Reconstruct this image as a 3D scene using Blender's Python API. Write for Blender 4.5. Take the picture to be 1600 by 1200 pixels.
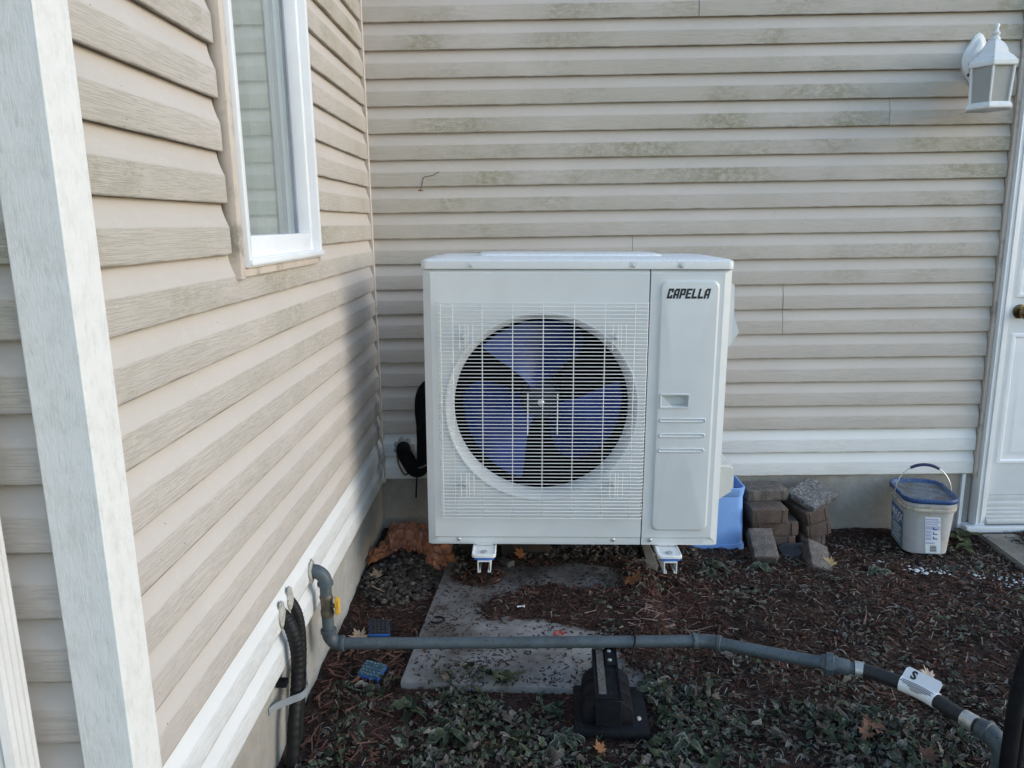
import bpy, bmesh, math, random
from mathutils import Vector, Matrix, noise as mnoise
random.seed(7)
R = math.radians
S = bpy.context.scene
for o in list(bpy.data.objects): bpy.data.objects.remove(o)
C = S.collection

# ------------------------------------------------------------------ camera, sky, sun, exposure
cam_d = bpy.data.cameras.new('camera'); cam = bpy.data.objects.new('camera', cam_d); C.objects.link(cam)
cam_d.sensor_width = 36; cam_d.lens = 26.85; cam_d.clip_start = 0.02; cam_d.clip_end = 400
cam.matrix_world = Matrix(((0.99982433, 0.01160842, 0.01471578, 0.6175),
                           (0.01201806, 0.20544173, -0.97859556, -3.147),
                           (-0.01438318, 0.9786005, 0.20526613, 1.0695), (0, 0, 0, 1)))
S.camera = cam
W = bpy.data.worlds.new('World'); S.world = W; W.use_nodes = True
wn = W.node_tree; bg = wn.nodes['Background']
sky = wn.nodes.new('ShaderNodeTexSky'); sky.sky_type = 'NISHITA'; sky.sun_disc = False
SUN_EL, SUN_AZ = 19.0, 16.0          # the light comes from +x, a little from the camera's side
sky.sun_elevation = R(SUN_EL); sky.sun_rotation = R(90 + SUN_AZ)
sky.air_density = 1.3; sky.dust_density = 0.5; sky.ozone_density = 2.2
wn.links.new(sky.outputs[0], bg.inputs[0]); bg.inputs[1].default_value = 0.15
sun_d = bpy.data.lights.new('sun', 'SUN'); sun = bpy.data.objects.new('sun', sun_d); C.objects.link(sun)
sun_d.energy = 0.5; sun_d.angle = R(30); sun_d.color = (1.0, 0.99, 0.98)
sd = Vector((math.cos(R(SUN_EL)) * math.cos(R(-SUN_AZ)), math.cos(R(SUN_EL)) * math.sin(R(-SUN_AZ)), math.sin(R(SUN_EL))))
sun.rotation_euler = (-sd).to_track_quat('-Z', 'Y').to_euler(); sun.location = (6, -1, 4)
S.view_settings.view_transform = 'Standard'; S.view_settings.look = 'None'
S.view_settings.exposure = 1.2; S.view_settings.gamma = 1; S.view_settings.use_curve_mapping = False
S.render.resolution_x = 1024; S.render.resolution_y = 768

# ------------------------------------------------------------------ node helpers
class NT:
    def __init__(s, name):
        s.m = bpy.data.materials.new(name); s.m.use_nodes = True
        s.nt = s.m.node_tree; s.b = s.nt.nodes['Principled BSDF']; s._tc = None
    def put(s, node, key, v):
        if isinstance(v, bpy.types.NodeSocket): s.nt.links.new(v, node.inputs[key])
        elif v is not None:
            if isinstance(v, tuple) and len(v) == 3 and node.inputs[key].type == 'RGBA': v = (*v, 1)
            node.inputs[key].default_value = v
    def n(s, t, ins=None, **kw):
        nd = s.nt.nodes.new(t)
        for k, v in kw.items(): setattr(nd, k, v)
        for k, v in (ins or {}).items(): s.put(nd, k, v)
        return nd
    @property
    def obj(s):
        if not s._tc: s._tc = s.n('ShaderNodeTexCoord')
        return s._tc.outputs['Object']
    @property
    def pos(s): return s.n('ShaderNodeNewGeometry').outputs['Position']
    @property
    def nrm(s): return s.n('ShaderNodeNewGeometry').outputs['Normal']
    @property
    def rnd(s): return s.n('ShaderNodeObjectInfo').outputs['Random']
    def map(s, vec, scale=(1, 1, 1), loc=(0, 0, 0)):
        return s.n('ShaderNodeMapping', {'Vector': vec, 'Scale': scale, 'Location': loc}).outputs[0]
    def noise(s, scale, detail=3, vec=None, rough=0.55, dist=0.0):
        return s.n('ShaderNodeTexNoise', {'Scale': scale, 'Detail': detail, 'Roughness': rough, 'Distortion': dist, 'Vector': vec if vec else s.obj}).outputs['Fac']
    def voro(s, scale, vec=None, out='Distance'):
        return s.n('ShaderNodeTexVoronoi', {'Scale': scale, 'Vector': vec if vec else s.obj}).outputs[out]
    def ramp(s, v, a, b, lo=0.0, hi=1.0):
        return s.n('ShaderNodeMapRange', {'Value': v, 'From Min': a, 'From Max': b, 'To Min': lo, 'To Max': hi}, interpolation_type='SMOOTHSTEP').outputs[0]
    def math(s, op, a, b=None):
        nd = s.n('ShaderNodeMath', operation=op); s.put(nd, 0, a); s.put(nd, 1, b); return nd.outputs[0]
    def vadd(s, a, b):
        nd = s.n('ShaderNodeVectorMath', operation='ADD'); s.put(nd, 0, a); s.put(nd, 1, b); return nd.outputs[0]
    def mix(s, f, a, b, mode='MIX'):
        nd = s.n('ShaderNodeMix', data_type='RGBA', blend_type=mode)
        s.put(nd, 0, f); s.put(nd, 6, a); s.put(nd, 7, b); return nd.outputs[2]
    def sep(s, v): return s.n('ShaderNodeSeparateXYZ', {'Vector': v}).outputs
    def attr(s, name): return s.n('ShaderNodeAttribute', attribute_name=name).outputs
    def bump(s, h, dist, strength=1.0):
        nd = s.n('ShaderNodeBump', {'Height': h, 'Distance': dist, 'Strength': strength})
        s.put(s.b, 'Normal', nd.outputs[0])
    def fin(s, col=None, rough=0.6, metal=0.0, spec=0.5):
        s.put(s.b, 'Base Color', col); s.put(s.b, 'Roughness', rough); s.put(s.b, 'Metallic', metal)
        s.put(s.b, 'Specular IOR Level', spec); return s.m

MATS = {}
def pbr(name, col, *a_, fs=330, **k_):
    return _pbr(name, col, *a_, fs=fs, **k_)
def _pbr(name, col, rough=0.6, var=0.12, vs=9.0, dirt=None, ds=6.0, dthr=(0.52, 0.7), bump=0.0, bs=120.0, metal=0.0, spec=0.5, frost=0.0, speck=None, fs=330):
    t = NT(name)
    k = t.noise(vs, 4)
    f = t.ramp(k, 0.3, 0.7, 1 - var, 1 + var)
    c = t.n('ShaderNodeVectorMath', operation='SCALE'); c.inputs[0].default_value = col; t.put(c, 3, f); c = c.outputs[0]
    if dirt:
        d = t.ramp(t.noise(ds, 6, rough=0.65), *dthr)
        c = t.mix(d, c, dirt)
    if speck:
        d = t.ramp(t.noise(speck[1], 2), speck[2], speck[2] + 0.04)
        c = t.mix(d, c, speck[0])
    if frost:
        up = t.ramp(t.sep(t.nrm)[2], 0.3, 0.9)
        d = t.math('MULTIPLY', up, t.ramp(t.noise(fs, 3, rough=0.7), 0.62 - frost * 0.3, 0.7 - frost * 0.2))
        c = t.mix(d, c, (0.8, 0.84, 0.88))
    if bump:
        t.bump(t.noise(bs, 4, rough=0.6), bump)
    r = t.ramp(t.noise(vs * 3, 3), 0.3, 0.7, max(0.02, rough - 0.06), min(1, rough + 0.08))
    MATS[name] = t.fin(c, r, metal, spec); return MATS[name]

# ------------------------------------------------------------------ mesh helpers
def origin_of(p):
    v = Vector((0, 0, 0))
    while p: v += p.location; p = p.parent
    return v
def link(name, me, m=None, parent=None):
    o = bpy.data.objects.new(name, me); C.objects.link(o)
    if m and not me.materials: me.materials.append(m)
    if parent: o.parent = parent
    return o
def obj(name, bm, m, parent=None, smooth=None, local=False, base=None):
    """one mesh object; the vertices are given in world space unless local"""
    off = base if base is not None else (origin_of(parent) if parent and not local else Vector((0, 0, 0)))
    bmesh.ops.recalc_face_normals(bm, faces=bm.faces)
    if smooth is not None:
        for f in bm.faces: f.smooth = True
        for e in bm.edges:
            if len(e.link_faces) == 2 and e.calc_face_angle(0) > R(smooth): e.smooth = False
    me = bpy.data.meshes.new(name); bm.to_mesh(me); bm.free()
    if off.length: me.transform(Matrix.Translation(-off))
    o = link(name, me, m, parent)
    if base is not None: o.location = base
    return o
def tag(o, label, cat, group=None):
    o['label'] = label; o['category'] = cat
    if group: o['group'] = group
    return o
def thing(name, label, cat, loc=(0, 0, 0), rot=(0, 0, 0), group=None):
    o = bpy.data.objects.new(name, None); C.objects.link(o); o.empty_display_size = 0.05
    o.location = loc; o.rotation_euler = rot
    return tag(o, label, cat, group)
def structure(o): o['kind'] = 'structure'; return o
def stuff(o, label=None, cat=None):
    o['kind'] = 'stuff'
    if label: o['label'] = label; o['category'] = cat
    return o
def newbm(): return bmesh.new()
def solid(bm, t):
    """give an open sheet a real thickness along its vertex normals"""
    bmesh.ops.recalc_face_normals(bm, faces=bm.faces); bm.normal_update()
    fs = bm.faces[:]; bd = [e for e in bm.edges if len(e.link_faces) == 1]
    tw = {v: bm.verts.new(v.co - v.normal * t) for v in bm.verts[:]}
    for f in fs: bm.faces.new([tw[v] for v in reversed(f.verts)])
    for e in bd: bm.faces.new((e.verts[1], e.verts[0], tw[e.verts[0]], tw[e.verts[1]]))
def box(bm, x0, x1, y0, y1, z0, z1, bev=0.0, seg=2, mtx=None):
    r = bmesh.ops.create_cube(bm, size=1.0); vs = r['verts']
    for v in vs:
        v.co = Vector((x0 + (v.co.x + .5) * (x1 - x0), y0 + (v.co.y + .5) * (y1 - y0), z0 + (v.co.z + .5) * (z1 - z0)))
    if bev:
        es = list({e for v in vs for e in v.link_edges})
        g = bmesh.ops.bevel(bm, geom=es, offset=bev, segments=seg, profile=0.5, affect='EDGES')
        vs = list({v for f in g['faces'] for v in f.verts} | {v for v in vs if v.is_valid})
    if mtx: bmesh.ops.transform(bm, matrix=mtx, verts=vs)
    return vs
def bxo(name, x0, x1, y0, y1, z0, z1, m, parent=None, bev=0.0, local=False, base=None, seg=2):
    bm = newbm(); box(bm, x0, x1, y0, y1, z0, z1, bev, seg)
    return obj(name, bm, m, parent, smooth=40 if bev else None, local=local, base=base)
def frames(path):
    P = [Vector(p) for p in path]; out = []; n = None
    for i, p in enumerate(P):
        t = (P[min(i + 1, len(P) - 1)] - P[max(i - 1, 0)]).normalized()
        if n is None:
            a = Vector((0, 0, 1)) if abs(t.z) < 0.9 else Vector((1, 0, 0))
            n = (a - t * a.dot(t)).normalized()
        else: n = (n - t * n.dot(t)).normalized()
        out.append((p, t, n, t.cross(n)))
    return out
def tube(bm, path, r, seg=16, caps=True, prof=None):
    rings = []
    for i, (p, t, n, b) in enumerate(frames(path)):
        rr = r[i] if isinstance(r, (list, tuple)) else r
        rings.append([bm.verts.new(p + (n * math.cos(2 * math.pi * k / seg) + b * math.sin(2 * math.pi * k / seg)) * rr) for k in range(seg)])
    for a, b2 in zip(rings, rings[1:]):
        for k in range(seg):
            bm.faces.new((a[k], a[(k + 1) % seg], b2[(k + 1) % seg], b2[k]))
    if caps: bm.faces.new(rings[0][::-1]); bm.faces.new(rings[-1])
    return rings
def smooth_path(pts, n=6):
    P = [Vector(p) for p in pts]; out = []
    for i in range(len(P) - 1):
        p0, p1, p2, p3 = P[max(i - 1, 0)], P[i], P[i + 1], P[min(i + 2, len(P) - 1)]
        for k in range(n):
            t = k / n
            out.append(0.5 * ((2 * p1) + (p2 - p0) * t + (2 * p0 - 5 * p1 + 4 * p2 - p3) * t * t + (3 * p1 - p0 - 3 * p2 + p3) * t ** 3))
    out.append(P[-1]); return out
def arc(c, u, v, r, a0, a1, n=10):
    c, u, v = Vector(c), Vector(u), Vector(v)
    return [c + (u * math.cos(R(a0 + (a1 - a0) * i / n)) + v * math.sin(R(a0 + (a1 - a0) * i / n))) * r for i in range(n + 1)]
def lathe(bm, prof, loc=(0, 0, 0), seg=24, rot=None, phase=0.0, close=True):
    """prof: list of (radius, z)"""
    M4 = Matrix.Translation(loc) @ (rot.to_4x4() if rot else Matrix.Identity(4)); rings = []
    for r, z in prof:
        rings.append([bm.verts.new(M4 @ Vector((max(r, 1e-5) * math.cos(phase + 2 * math.pi * k / seg), max(r, 1e-5) * math.sin(phase + 2 * math.pi * k / seg), z))) for k in range(seg)])
    for a, b2 in zip(rings, rings[1:]):
        for k in range(seg): bm.faces.new((a[k], a[(k + 1) % seg], b2[(k + 1) % seg], b2[k]))
    if close: bm.faces.new(rings[0][::-1]); bm.faces.new(rings[-1])
def prism(bm, poly, d0, d1, axis='y', mtx=None):
    """extrude a 2D outline (a,b) between two depths; axis y: (x,z) outline; z: (x,y); x: (y,z)"""
    f = {'y': lambda a, b, d: (a, d, b), 'z': lambda a, b, d: (a, b, d), 'x': lambda a, b, d: (d, a, b)}[axis]
    A = [bm.verts.new(f(a, b, d0)) for a, b in poly]; B = [bm.verts.new(f(a, b, d1)) for a, b in poly]
    n = len(poly); bm.faces.new(A); bm.faces.new(B[::-1])
    for i in range(n): bm.faces.new((A[i], B[i], B[(i + 1) % n], A[(i + 1) % n]))
    if mtx: bmesh.ops.transform(bm, matrix=mtx, verts=A + B)
    return A + B
def rrect(x0, x1, z0, z1, r, n=5):
    pts = []
    for cx, cz, a in ((x1 - r, z1 - r, 0), (x0 + r, z1 - r, 90), (x0 + r, z0 + r, 180), (x1 - r, z0 + r, 270)):
        for i in range(n + 1): pts.append((cx + r * math.cos(R(a + 90 * i / n)), cz + r * math.sin(R(a + 90 * i / n))))
    return pts
def loft(bm, loops, cap=True):
    Rg = [[bm.verts.new(v) for v in L] for L in loops]; n = len(Rg[0])
    for a, b in zip(Rg, Rg[1:]):
        for k in range(n): bm.faces.new((a[k], a[(k + 1) % n], b[(k + 1) % n], b[k]))
    if cap: bm.faces.new(Rg[0][::-1]); bm.faces.new(Rg[-1])
def text_mesh(body, size, shear=0.0, bold=0.0):
    cu = bpy.data.curves.new('txt', 'FONT'); cu.body = body; cu.size = size; cu.shear = shear; cu.offset = bold; cu.resolution_u = 3
    o = bpy.data.objects.new('txt', cu); C.objects.link(o)
    me = bpy.data.meshes.new_from_object(o.evaluated_get(bpy.context.evaluated_depsgraph_get()))
    bpy.data.objects.remove(o); return me
def fbm(x, y, s=1.0, o=4):
    return mnoise.fractal(Vector((x * s, y * s, 3.7)), 0.6, 2.1, o)

# ------------------------------------------------------------------ materials
LAP = 0.1016
def siding_mat(name, base, dirt_amt, algae_amt):
    t = NT(name)
    sc = t.n('ShaderNodeVectorMath', {0: t.n('ShaderNodeCombineXYZ', {0: t.rnd, 1: t.rnd, 2: 0.0}).outputs[0]}, operation='SCALE')
    sc.inputs[3].default_value = 53.0
    p = t.vadd(t.obj, sc.outputs[0])
    z = t.sep(t.obj)[2]
    low = t.ramp(z, 0.053, 0.058, 1.0, 0.0)
    grain = t.noise(1.0, 4, t.map(p, (17, 17, 560)), 0.5, 0.25)
    pores = t.noise(1.0, 2, t.map(p, (38, 38, 560)), 0.5)
    gm = t.math('MULTIPLY', t.ramp(grain, 0.36, 0.52, 1.0, 0.0), low)
    gm = t.math('MAXIMUM', gm, t.math('MULTIPLY', t.ramp(pores, 0.28, 0.4, 1.0, 0.0), low))
    wp = t.pos; wz = t.sep(wp)[2]
    big = t.noise(1.5, 4, t.map(wp, (1, 1, 1.3)), 0.6)
    streak = t.noise(1.0, 5, t.map(wp, (40, 40, 70)), 0.75, 0.4)
    dm = t.ramp(t.noise(2.2, 4, t.map(wp, (1, 1, 2)), 0.6), 0.25, 0.7, 0.25, 1.0)
    c = t.mix(t.ramp(t.noise(3, 3, p), 0.3, 0.7), base, tuple(v * 0.94 for v in base))
    c = t.mix(t.math('MULTIPLY', t.rnd, 0.12), c, tuple(v * 0.85 for v in base))
    # general grey grime, stronger in the embossed band
    g1 = t.math('MULTIPLY', dm, t.ramp(low, 0, 1, 0.12 * dirt_amt, 0.19 * dirt_amt))
    g1 = t.math('MULTIPLY', g1, t.ramp(streak, 0.3, 0.65, 0.55, 1.0))
    c = t.mix(g1, c, (0.34, 0.32, 0.27))
    # grain dirt
    c = t.mix(t.math('MULTIPLY', gm, t.ramp(dm, 0, 1, 0.04, 0.26)), c, (0.25, 0.23, 0.18))
    # a diffuse green film, heavier up the wall
    film = t.math('MULTIPLY', t.ramp(t.noise(1.1, 5, t.map(wp, (1, 1, 1.4), (3, 1, 2)), 0.62), 0.36, 0.62), t.ramp(wz, 0.45, 1.25, 0.08, 1.0))
    film = t.math('MULTIPLY', film, t.ramp(low, 0, 1, 0.15 * algae_amt, 0.38 * algae_amt))
    c = t.mix(film, c, (0.35, 0.325, 0.245))
    # green algae in patches on the band, more of it higher up
    hi = t.math('MULTIPLY', t.ramp(wz, 0.5, 1.2, 0.10, 1.0), t.ramp(t.math('ADD', t.sep(wp)[0], t.math('MULTIPLY', t.sep(wp)[1], -1.0)), 0.10, 0.24, 0.0, 1.0))
    al = t.math('MULTIPLY', t.math('MULTIPLY', t.ramp(big, 0.42, 0.62), t.ramp(t.noise(2.6, 3, p, 0.6), 0.36, 0.62)), t.ramp(streak, 0.32, 0.62))
    al = t.math('MULTIPLY', t.math('MULTIPLY', al, hi), t.ramp(low, 0, 1, 0.1, 0.8 * algae_amt))
    c = t.mix(al, c, (0.25, 0.235, 0.15))
    # chalky wipe marks along the bend
    wm = t.math('MULTIPLY', t.ramp(z, 0.050, 0.066), t.ramp(z, 0.069, 0.095, 1, 0))
    wm = t.math('MULTIPLY', wm, t.ramp(t.noise(30, 6, t.map(wp, (1, 1, 2)), 0.75, 0.3), 0.50, 0.72, 0, 0.28))
    c = t.mix(wm, c, (0.62, 0.59, 0.53))
    # mould line on the lower lip, fly specks
    lip = t.math('MULTIPLY', t.ramp(z, 0.0015, 0.005, 1, 0), t.ramp(t.noise(9, 4, wp), 0.4, 0.6, 0.1, 0.6))
    c = t.mix(lip, c, (0.13, 0.11, 0.075))
    sp = t.math('MULTIPLY', t.ramp(t.voro(34, wp), 0.035, 0.06, 1, 0), t.ramp(t.noise(3.3, 2, wp), 0.56, 0.6))
    c = t.mix(sp, c, (0.05, 0.045, 0.035))
    h = t.math('ADD', t.math('MULTIPLY', gm, -1.0), t.math('MULTIPLY', t.noise(140, 3, p), 0.35))
    t.bump(h, 0.0006, 0.7)
    return t.fin(c, 0.55, spec=0.35)
M_tan = siding_mat('tan_vinyl', (0.555, 0.505, 0.470), 1.0, 1.0)
M_white_vinyl = siding_mat('white_vinyl', (0.72, 0.725, 0.73), 0.35, 0.0)
M_tan_trim = pbr('tan_vinyl_trim', (0.56, 0.49, 0.43), 0.5, 0.05, dirt=(0.3, 0.27, 0.22), ds=9, bump=0.0003, bs=300)
M_core = pbr('sheathing', (0.06, 0.055, 0.05), 0.9)
def trim_mat():
    t = NT('painted_trim')
    g = t.noise(1.0, 5, t.map(t.obj, (150, 150, 22)), 0.65, 1.6)
    f = t.noise(34, 7, t.map(t.obj, (1, 1, 0.7)), 0.75)
    c = t.mix(t.ramp(f, 0.42, 0.75, 0, 0.5), (0.72, 0.72, 0.71), (0.52, 0.52, 0.48))
    c = t.mix(t.math('MULTIPLY', t.ramp(g, 0.34, 0.47, 0.3, 0), t.ramp(f, 0.3, 0.6)), c, (0.40, 0.39, 0.35))
    t.bump(t.math('ADD', g, t.math('MULTIPLY', f, 0.5)), 0.0014, 0.7)
    return t.fin(c, 0.6, spec=0.35)
M_trim = trim_mat()
M_white = pbr('white_frame', (0.74, 0.76, 0.79), 0.38, 0.03, dirt=(0.55, 0.53, 0.48), ds=7, dthr=(0.62, 0.85))
M_door = pbr('white_door', (0.78, 0.80, 0.83), 0.42, 0.03, bump=0.0002, bs=90)
M_spout = pbr('white_aluminium', (0.62, 0.62, 0.62), 0.45, 0.06, dirt=(0.5, 0.48, 0.42), ds=4, dthr=(0.5, 0.8), bump=0.0004, bs=120)
def concrete(name, col, stain, sc=3.0):
    t = NT(name)
    a = t.noise(sc, 6, t.pos, 0.65); b = t.noise(40, 5, t.pos, 0.7); c2 = t.noise(260, 2, t.pos)
    c = t.mix(t.ramp(a, 0.35, 0.68), col, stain)
    c = t.mix(t.ramp(b, 0.45, 0.72, 0, 0.45), c, tuple(v * 0.62 for v in col))
    c = t.mix(t.ramp(c2, 0.66, 0.72, 0, 0.5), c, (0.09, 0.085, 0.08))
    c = t.mix(t.ramp(t.voro(70, t.pos), 0.05, 0.1, 0.55, 0), c, (0.1, 0.095, 0.085))
    t.bump(t.math('ADD', b, t.math('MULTIPLY', c2, 0.5)), 0.003, 0.7)
    return t.fin(c, 0.88, spec=0.25)
M_conc = concrete('foundation_concrete', (0.39, 0.38, 0.36), (0.27, 0.24, 0.205))
M_slab = concrete('slab_concrete', (0.25, 0.245, 0.24), (0.10, 0.085, 0.075), 6)
M_flag = concrete('flag_concrete', (0.24, 0.225, 0.2), (0.15, 0.14, 0.12), 6)
M_ac = pbr('ac_paint', (0.60, 0.63, 0.65), 0.34, 0.02, dirt=(0.55, 0.57, 0.575), ds=2.5, dthr=(0.5, 0.9), bump=0.00012, bs=700)
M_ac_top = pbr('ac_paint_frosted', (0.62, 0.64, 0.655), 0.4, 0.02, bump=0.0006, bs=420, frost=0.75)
M_wire = pbr('white_wire', (0.76, 0.78, 0.79), 0.4, 0.02)
M_black = pbr('black_void', (0.004, 0.004, 0.005), 0.9, spec=0.1)
def fan_mat():
    t = NT('blue_fan_plastic')
    f = t.noise(60, 5, None, 0.7); g = t.noise(7, 3)
    c = t.mix(t.ramp(g, 0.35, 0.65), (0.010, 0.026, 0.16), (0.028, 0.062, 0.30))
    c = t.mix(t.ramp(f, 0.5, 0.75, 0.0, 0.25), c, (0.09, 0.13, 0.42))
    t.bump(f, 0.0004); return t.fin(c, 0.4)
M_fan = fan_mat()
M_ink = pbr('dark_lettering', (0.012, 0.012, 0.02), 0.4)
M_steel = pbr('zinc_steel', (0.62, 0.62, 0.62), 0.32, 0.1, metal=0.9, bump=0.0002, bs=200)
M_bracket = pbr('white_bracket', (0.72, 0.73, 0.73), 0.4, 0.05, dirt=(0.3, 0.27, 0.23), ds=22, dthr=(0.6, 0.72))
M_bluepad = pbr('blue_rubber', (0.03, 0.12, 0.42), 0.6, 0.2, bump=0.0006, bs=200)
M_padgreen = pbr('waffle_rubber', (0.035, 0.09, 0.13), 0.7, 0.35, vs=60, speck=((0.3, 0.36, 0.36), 240, 0.6), bump=0.001, bs=200)
def pipe_mat():
    t = NT('grey_epoxy_pipe')
    sp = t.noise(150, 3, t.pos, 0.7); d = t.noise(14, 5, t.pos, 0.65)
    c = t.mix(t.ramp(d, 0.35, 0.7), (0.075, 0.097, 0.112), (0.052, 0.064, 0.074))
    up = t.ramp(t.sep(t.nrm)[2], -0.2, 0.7, 0.25, 1)
    c = t.mix(t.math('MULTIPLY', t.ramp(sp, 0.60, 0.66), up), c, (0.018, 0.014, 0.012))
    t.bump(sp, 0.0006, 0.6); return t.fin(c, 0.5, spec=0.4)
M_pipe = pipe_mat()
M_valve = pbr('old_brass', (0.10, 0.085, 0.065), 0.55, 0.3, vs=40, metal=0.3, bump=0.0006, bs=160)
M_yellow = pbr('yellow_handle', (0.70, 0.40, 0.05), 0.45, 0.08)
M_rubber = pbr('black_rubber', (0.009, 0.009, 0.011), 0.6, 0.3, vs=20, bump=0.0006, bs=160, dirt=(0.03, 0.027, 0.025), ds=24, dthr=(0.6, 0.8), spec=0.12)
M_rubber_frost = pbr('frosted_rubber', (0.008, 0.009, 0.012), 0.6, 0.3, vs=20, bump=0.0008, bs=160, speck=((0.32, 0.34, 0.37), 700, 0.71), spec=0.12)
M_hose = pbr('braided_hose', (0.014, 0.015, 0.018), 0.6, 0.3, vs=60, bump=0.001, bs=260, speck=((0.25, 0.26, 0.28), 500, 0.73))
M_foam = pbr('black_foam', (0.007, 0.007, 0.008), 0.85, 0.3, vs=30, bump=0.0008, bs=90, spec=0.15)
M_conduit = pbr('black_conduit_plastic', (0.008, 0.008, 0.009), 0.55, 0.3, vs=16, bump=0.0006, bs=70, dirt=(0.035, 0.03, 0.025), ds=26, dthr=(0.58, 0.8), spec=0.25)
M_seal = pbr('grey_sealant', (0.40, 0.38, 0.34), 0.85, 0.25, vs=60, bump=0.004, bs=110, dirt=(0.16, 0.15, 0.12), ds=60)
M_strap = pbr('grey_plastic_strap', (0.20, 0.215, 0.235), 0.5, 0.1)
M_tag = pbr('white_tag', (0.80, 0.80, 0.82), 0.45, 0.03)
M_ferrule = pbr('crimped_steel', (0.50, 0.50, 0.49), 0.45, 0.15, vs=60, metal=0.7, bump=0.0006, bs=300, dirt=(0.2, 0.19, 0.17), ds=40)
M_brick = pbr('brown_paver', (0.078, 0.054, 0.045), 0.9, 0.25, vs=14, bump=0.003, bs=150, dirt=(0.12, 0.10, 0.09), ds=20, dthr=(0.5, 0.75), speck=((0.3, 0.27, 0.25), 260, 0.71), frost=0.05, fs=700)
M_brick_grey = pbr('grey_paver', (0.088, 0.072, 0.064), 0.9, 0.25, vs=14, bump=0.004, bs=120, dirt=(0.15, 0.135, 0.125), ds=26, dthr=(0.45, 0.75), frost=0.1, fs=700)
M_rough = pbr('split_stone', (0.10, 0.095, 0.095), 0.9, 0.4, vs=60, bump=0.008, bs=70, dirt=(0.25, 0.24, 0.235), ds=75, dthr=(0.47, 0.66), frost=0.08, fs=600)
M_dark_stone = pbr('dark_slate', (0.045, 0.045, 0.05), 0.8, 0.3, vs=20, bump=0.003, bs=90)
M_bin = pbr('blue_plastic', (0.22, 0.40, 0.80), 0.42, 0.06, speck=((0.05, 0.04, 0.04), 60, 0.72))
M_bucket = pbr('milky_plastic', (0.42, 0.42, 0.44), 0.45, 0.08, dirt=(0.36, 0.33, 0.28), ds=11, dthr=(0.48, 0.75), speck=((0.12, 0.1, 0.08), 120, 0.71), bump=0.0006, bs=60)
M_bucket_rim = pbr('dirty_plastic', (0.44, 0.41, 0.36), 0.55, 0.15, dirt=(0.17, 0.15, 0.11), ds=30, dthr=(0.5, 0.7))
M_lid = pbr('navy_lid', (0.018, 0.055, 0.16), 0.42, 0.15, bump=0.0005, bs=90, frost=0.12)
M_lid_dirt = pbr('dirty_lid_top', (0.12, 0.14, 0.165), 0.6, 0.35, vs=16, bump=0.001, bs=60, dirt=(0.11, 0.09, 0.065), ds=14, dthr=(0.5, 0.68), speck=((0.5, 0.52, 0.54), 90, 0.68))
M_label_blue = pbr('blue_print', (0.04, 0.10, 0.30), 0.45, 0.15)
M_label_teal = pbr('teal_print', (0.16, 0.30, 0.40), 0.45, 0.35, vs=30)
M_label_lilac = pbr('lilac_print', (0.45, 0.47, 0.66), 0.45, 0.08)
M_orange = pbr('orange_plastic', (0.42, 0.17, 0.09), 0.42, 0.3, vs=14, bump=0.006, bs=34, dirt=(0.16, 0.08, 0.05), ds=13, dthr=(0.52, 0.72))
M_knob = pbr('aged_brass', (0.16, 0.11, 0.055), 0.32, 0.25, vs=30, metal=0.85)
M_lamp = pbr('white_cast_metal', (0.78, 0.78, 0.77), 0.45, 0.04, dirt=(0.48, 0.45, 0.40), ds=22, dthr=(0.6, 0.78), speck=((0.1, 0.08, 0.07), 60, 0.74))
def glassy(name, tint, rough, ior=1.5, op=0.0):
    t = NT(name); nt = t.nt
    tr = t.n('ShaderNodeBsdfTransparent', {0: tint}); gl = t.n('ShaderNodeBsdfGlossy', {'Color': (0.95, 0.97, 0.97), 'Roughness': rough})
    fr = t.n('ShaderNodeLayerWeight', {'Blend': 0.5}); mx = t.n('ShaderNodeMixShader', {0: t.math('ADD', t.math('MULTIPLY', t.math('POWER', fr.outputs['Facing'], 3.0), 0.8), 0.06)})
    nt.links.new(tr.outputs[0], mx.inputs[1]); nt.links.new(gl.outputs[0], mx.inputs[2])
    nt.links.new(mx.outputs[0], nt.nodes['Material Output'].inputs[0]); return t.m
M_glass = glassy('window_glass', (0.90, 0.93, 0.93), 0.0, 1.5)
t = NT('frosted_glass'); t.put(t.b, 'Transmission Weight', 0.55); M_frost_glass = t.fin((0.62, 0.63, 0.61), 0.6)
M_curtain = pbr('sheer_curtain', (0.52, 0.54, 0.54), 0.9, 0.05)
M_room = pbr('dim_room', (0.22, 0.23, 0.22), 0.9, 0.1)

def soil_mat():
    t = NT('mulch_soil'); p = t.pos
    a = t.noise(5, 5, p, 0.6); b = t.noise(55, 6, p, 0.7); v = t.voro(110, p)
    c = t.mix(t.ramp(a, 0.35, 0.65), (0.034, 0.020, 0.016), (0.058, 0.034, 0.027))
    c = t.mix(t.ramp(b, 0.42, 0.7), c, (0.085, 0.058, 0.048))
    c = t.mix(t.ramp(t.noise(230, 2, p), 0.66, 0.74, 0, 0.6), c, (0.2, 0.18, 0.165))
    fz = t.math('MULTIPLY', t.ramp(t.noise(9, 4, p, 0.65), 0.5, 0.68), t.ramp(t.noise(300, 3, p, 0.7), 0.5, 0.62))
    fz = t.math('MULTIPLY', fz, t.ramp(t.sep(p)[0], 1.1, 1.6, 0.05, 0.7))
    c = t.mix(fz, c, (0.26, 0.275, 0.27))
    t.bump(t.math('ADD', b, t.math('MULTIPLY', v, 0.6)), 0.012, 1.0)
    return t.fin(c, 0.95, spec=0.15)
M_soil = soil_mat()
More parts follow.
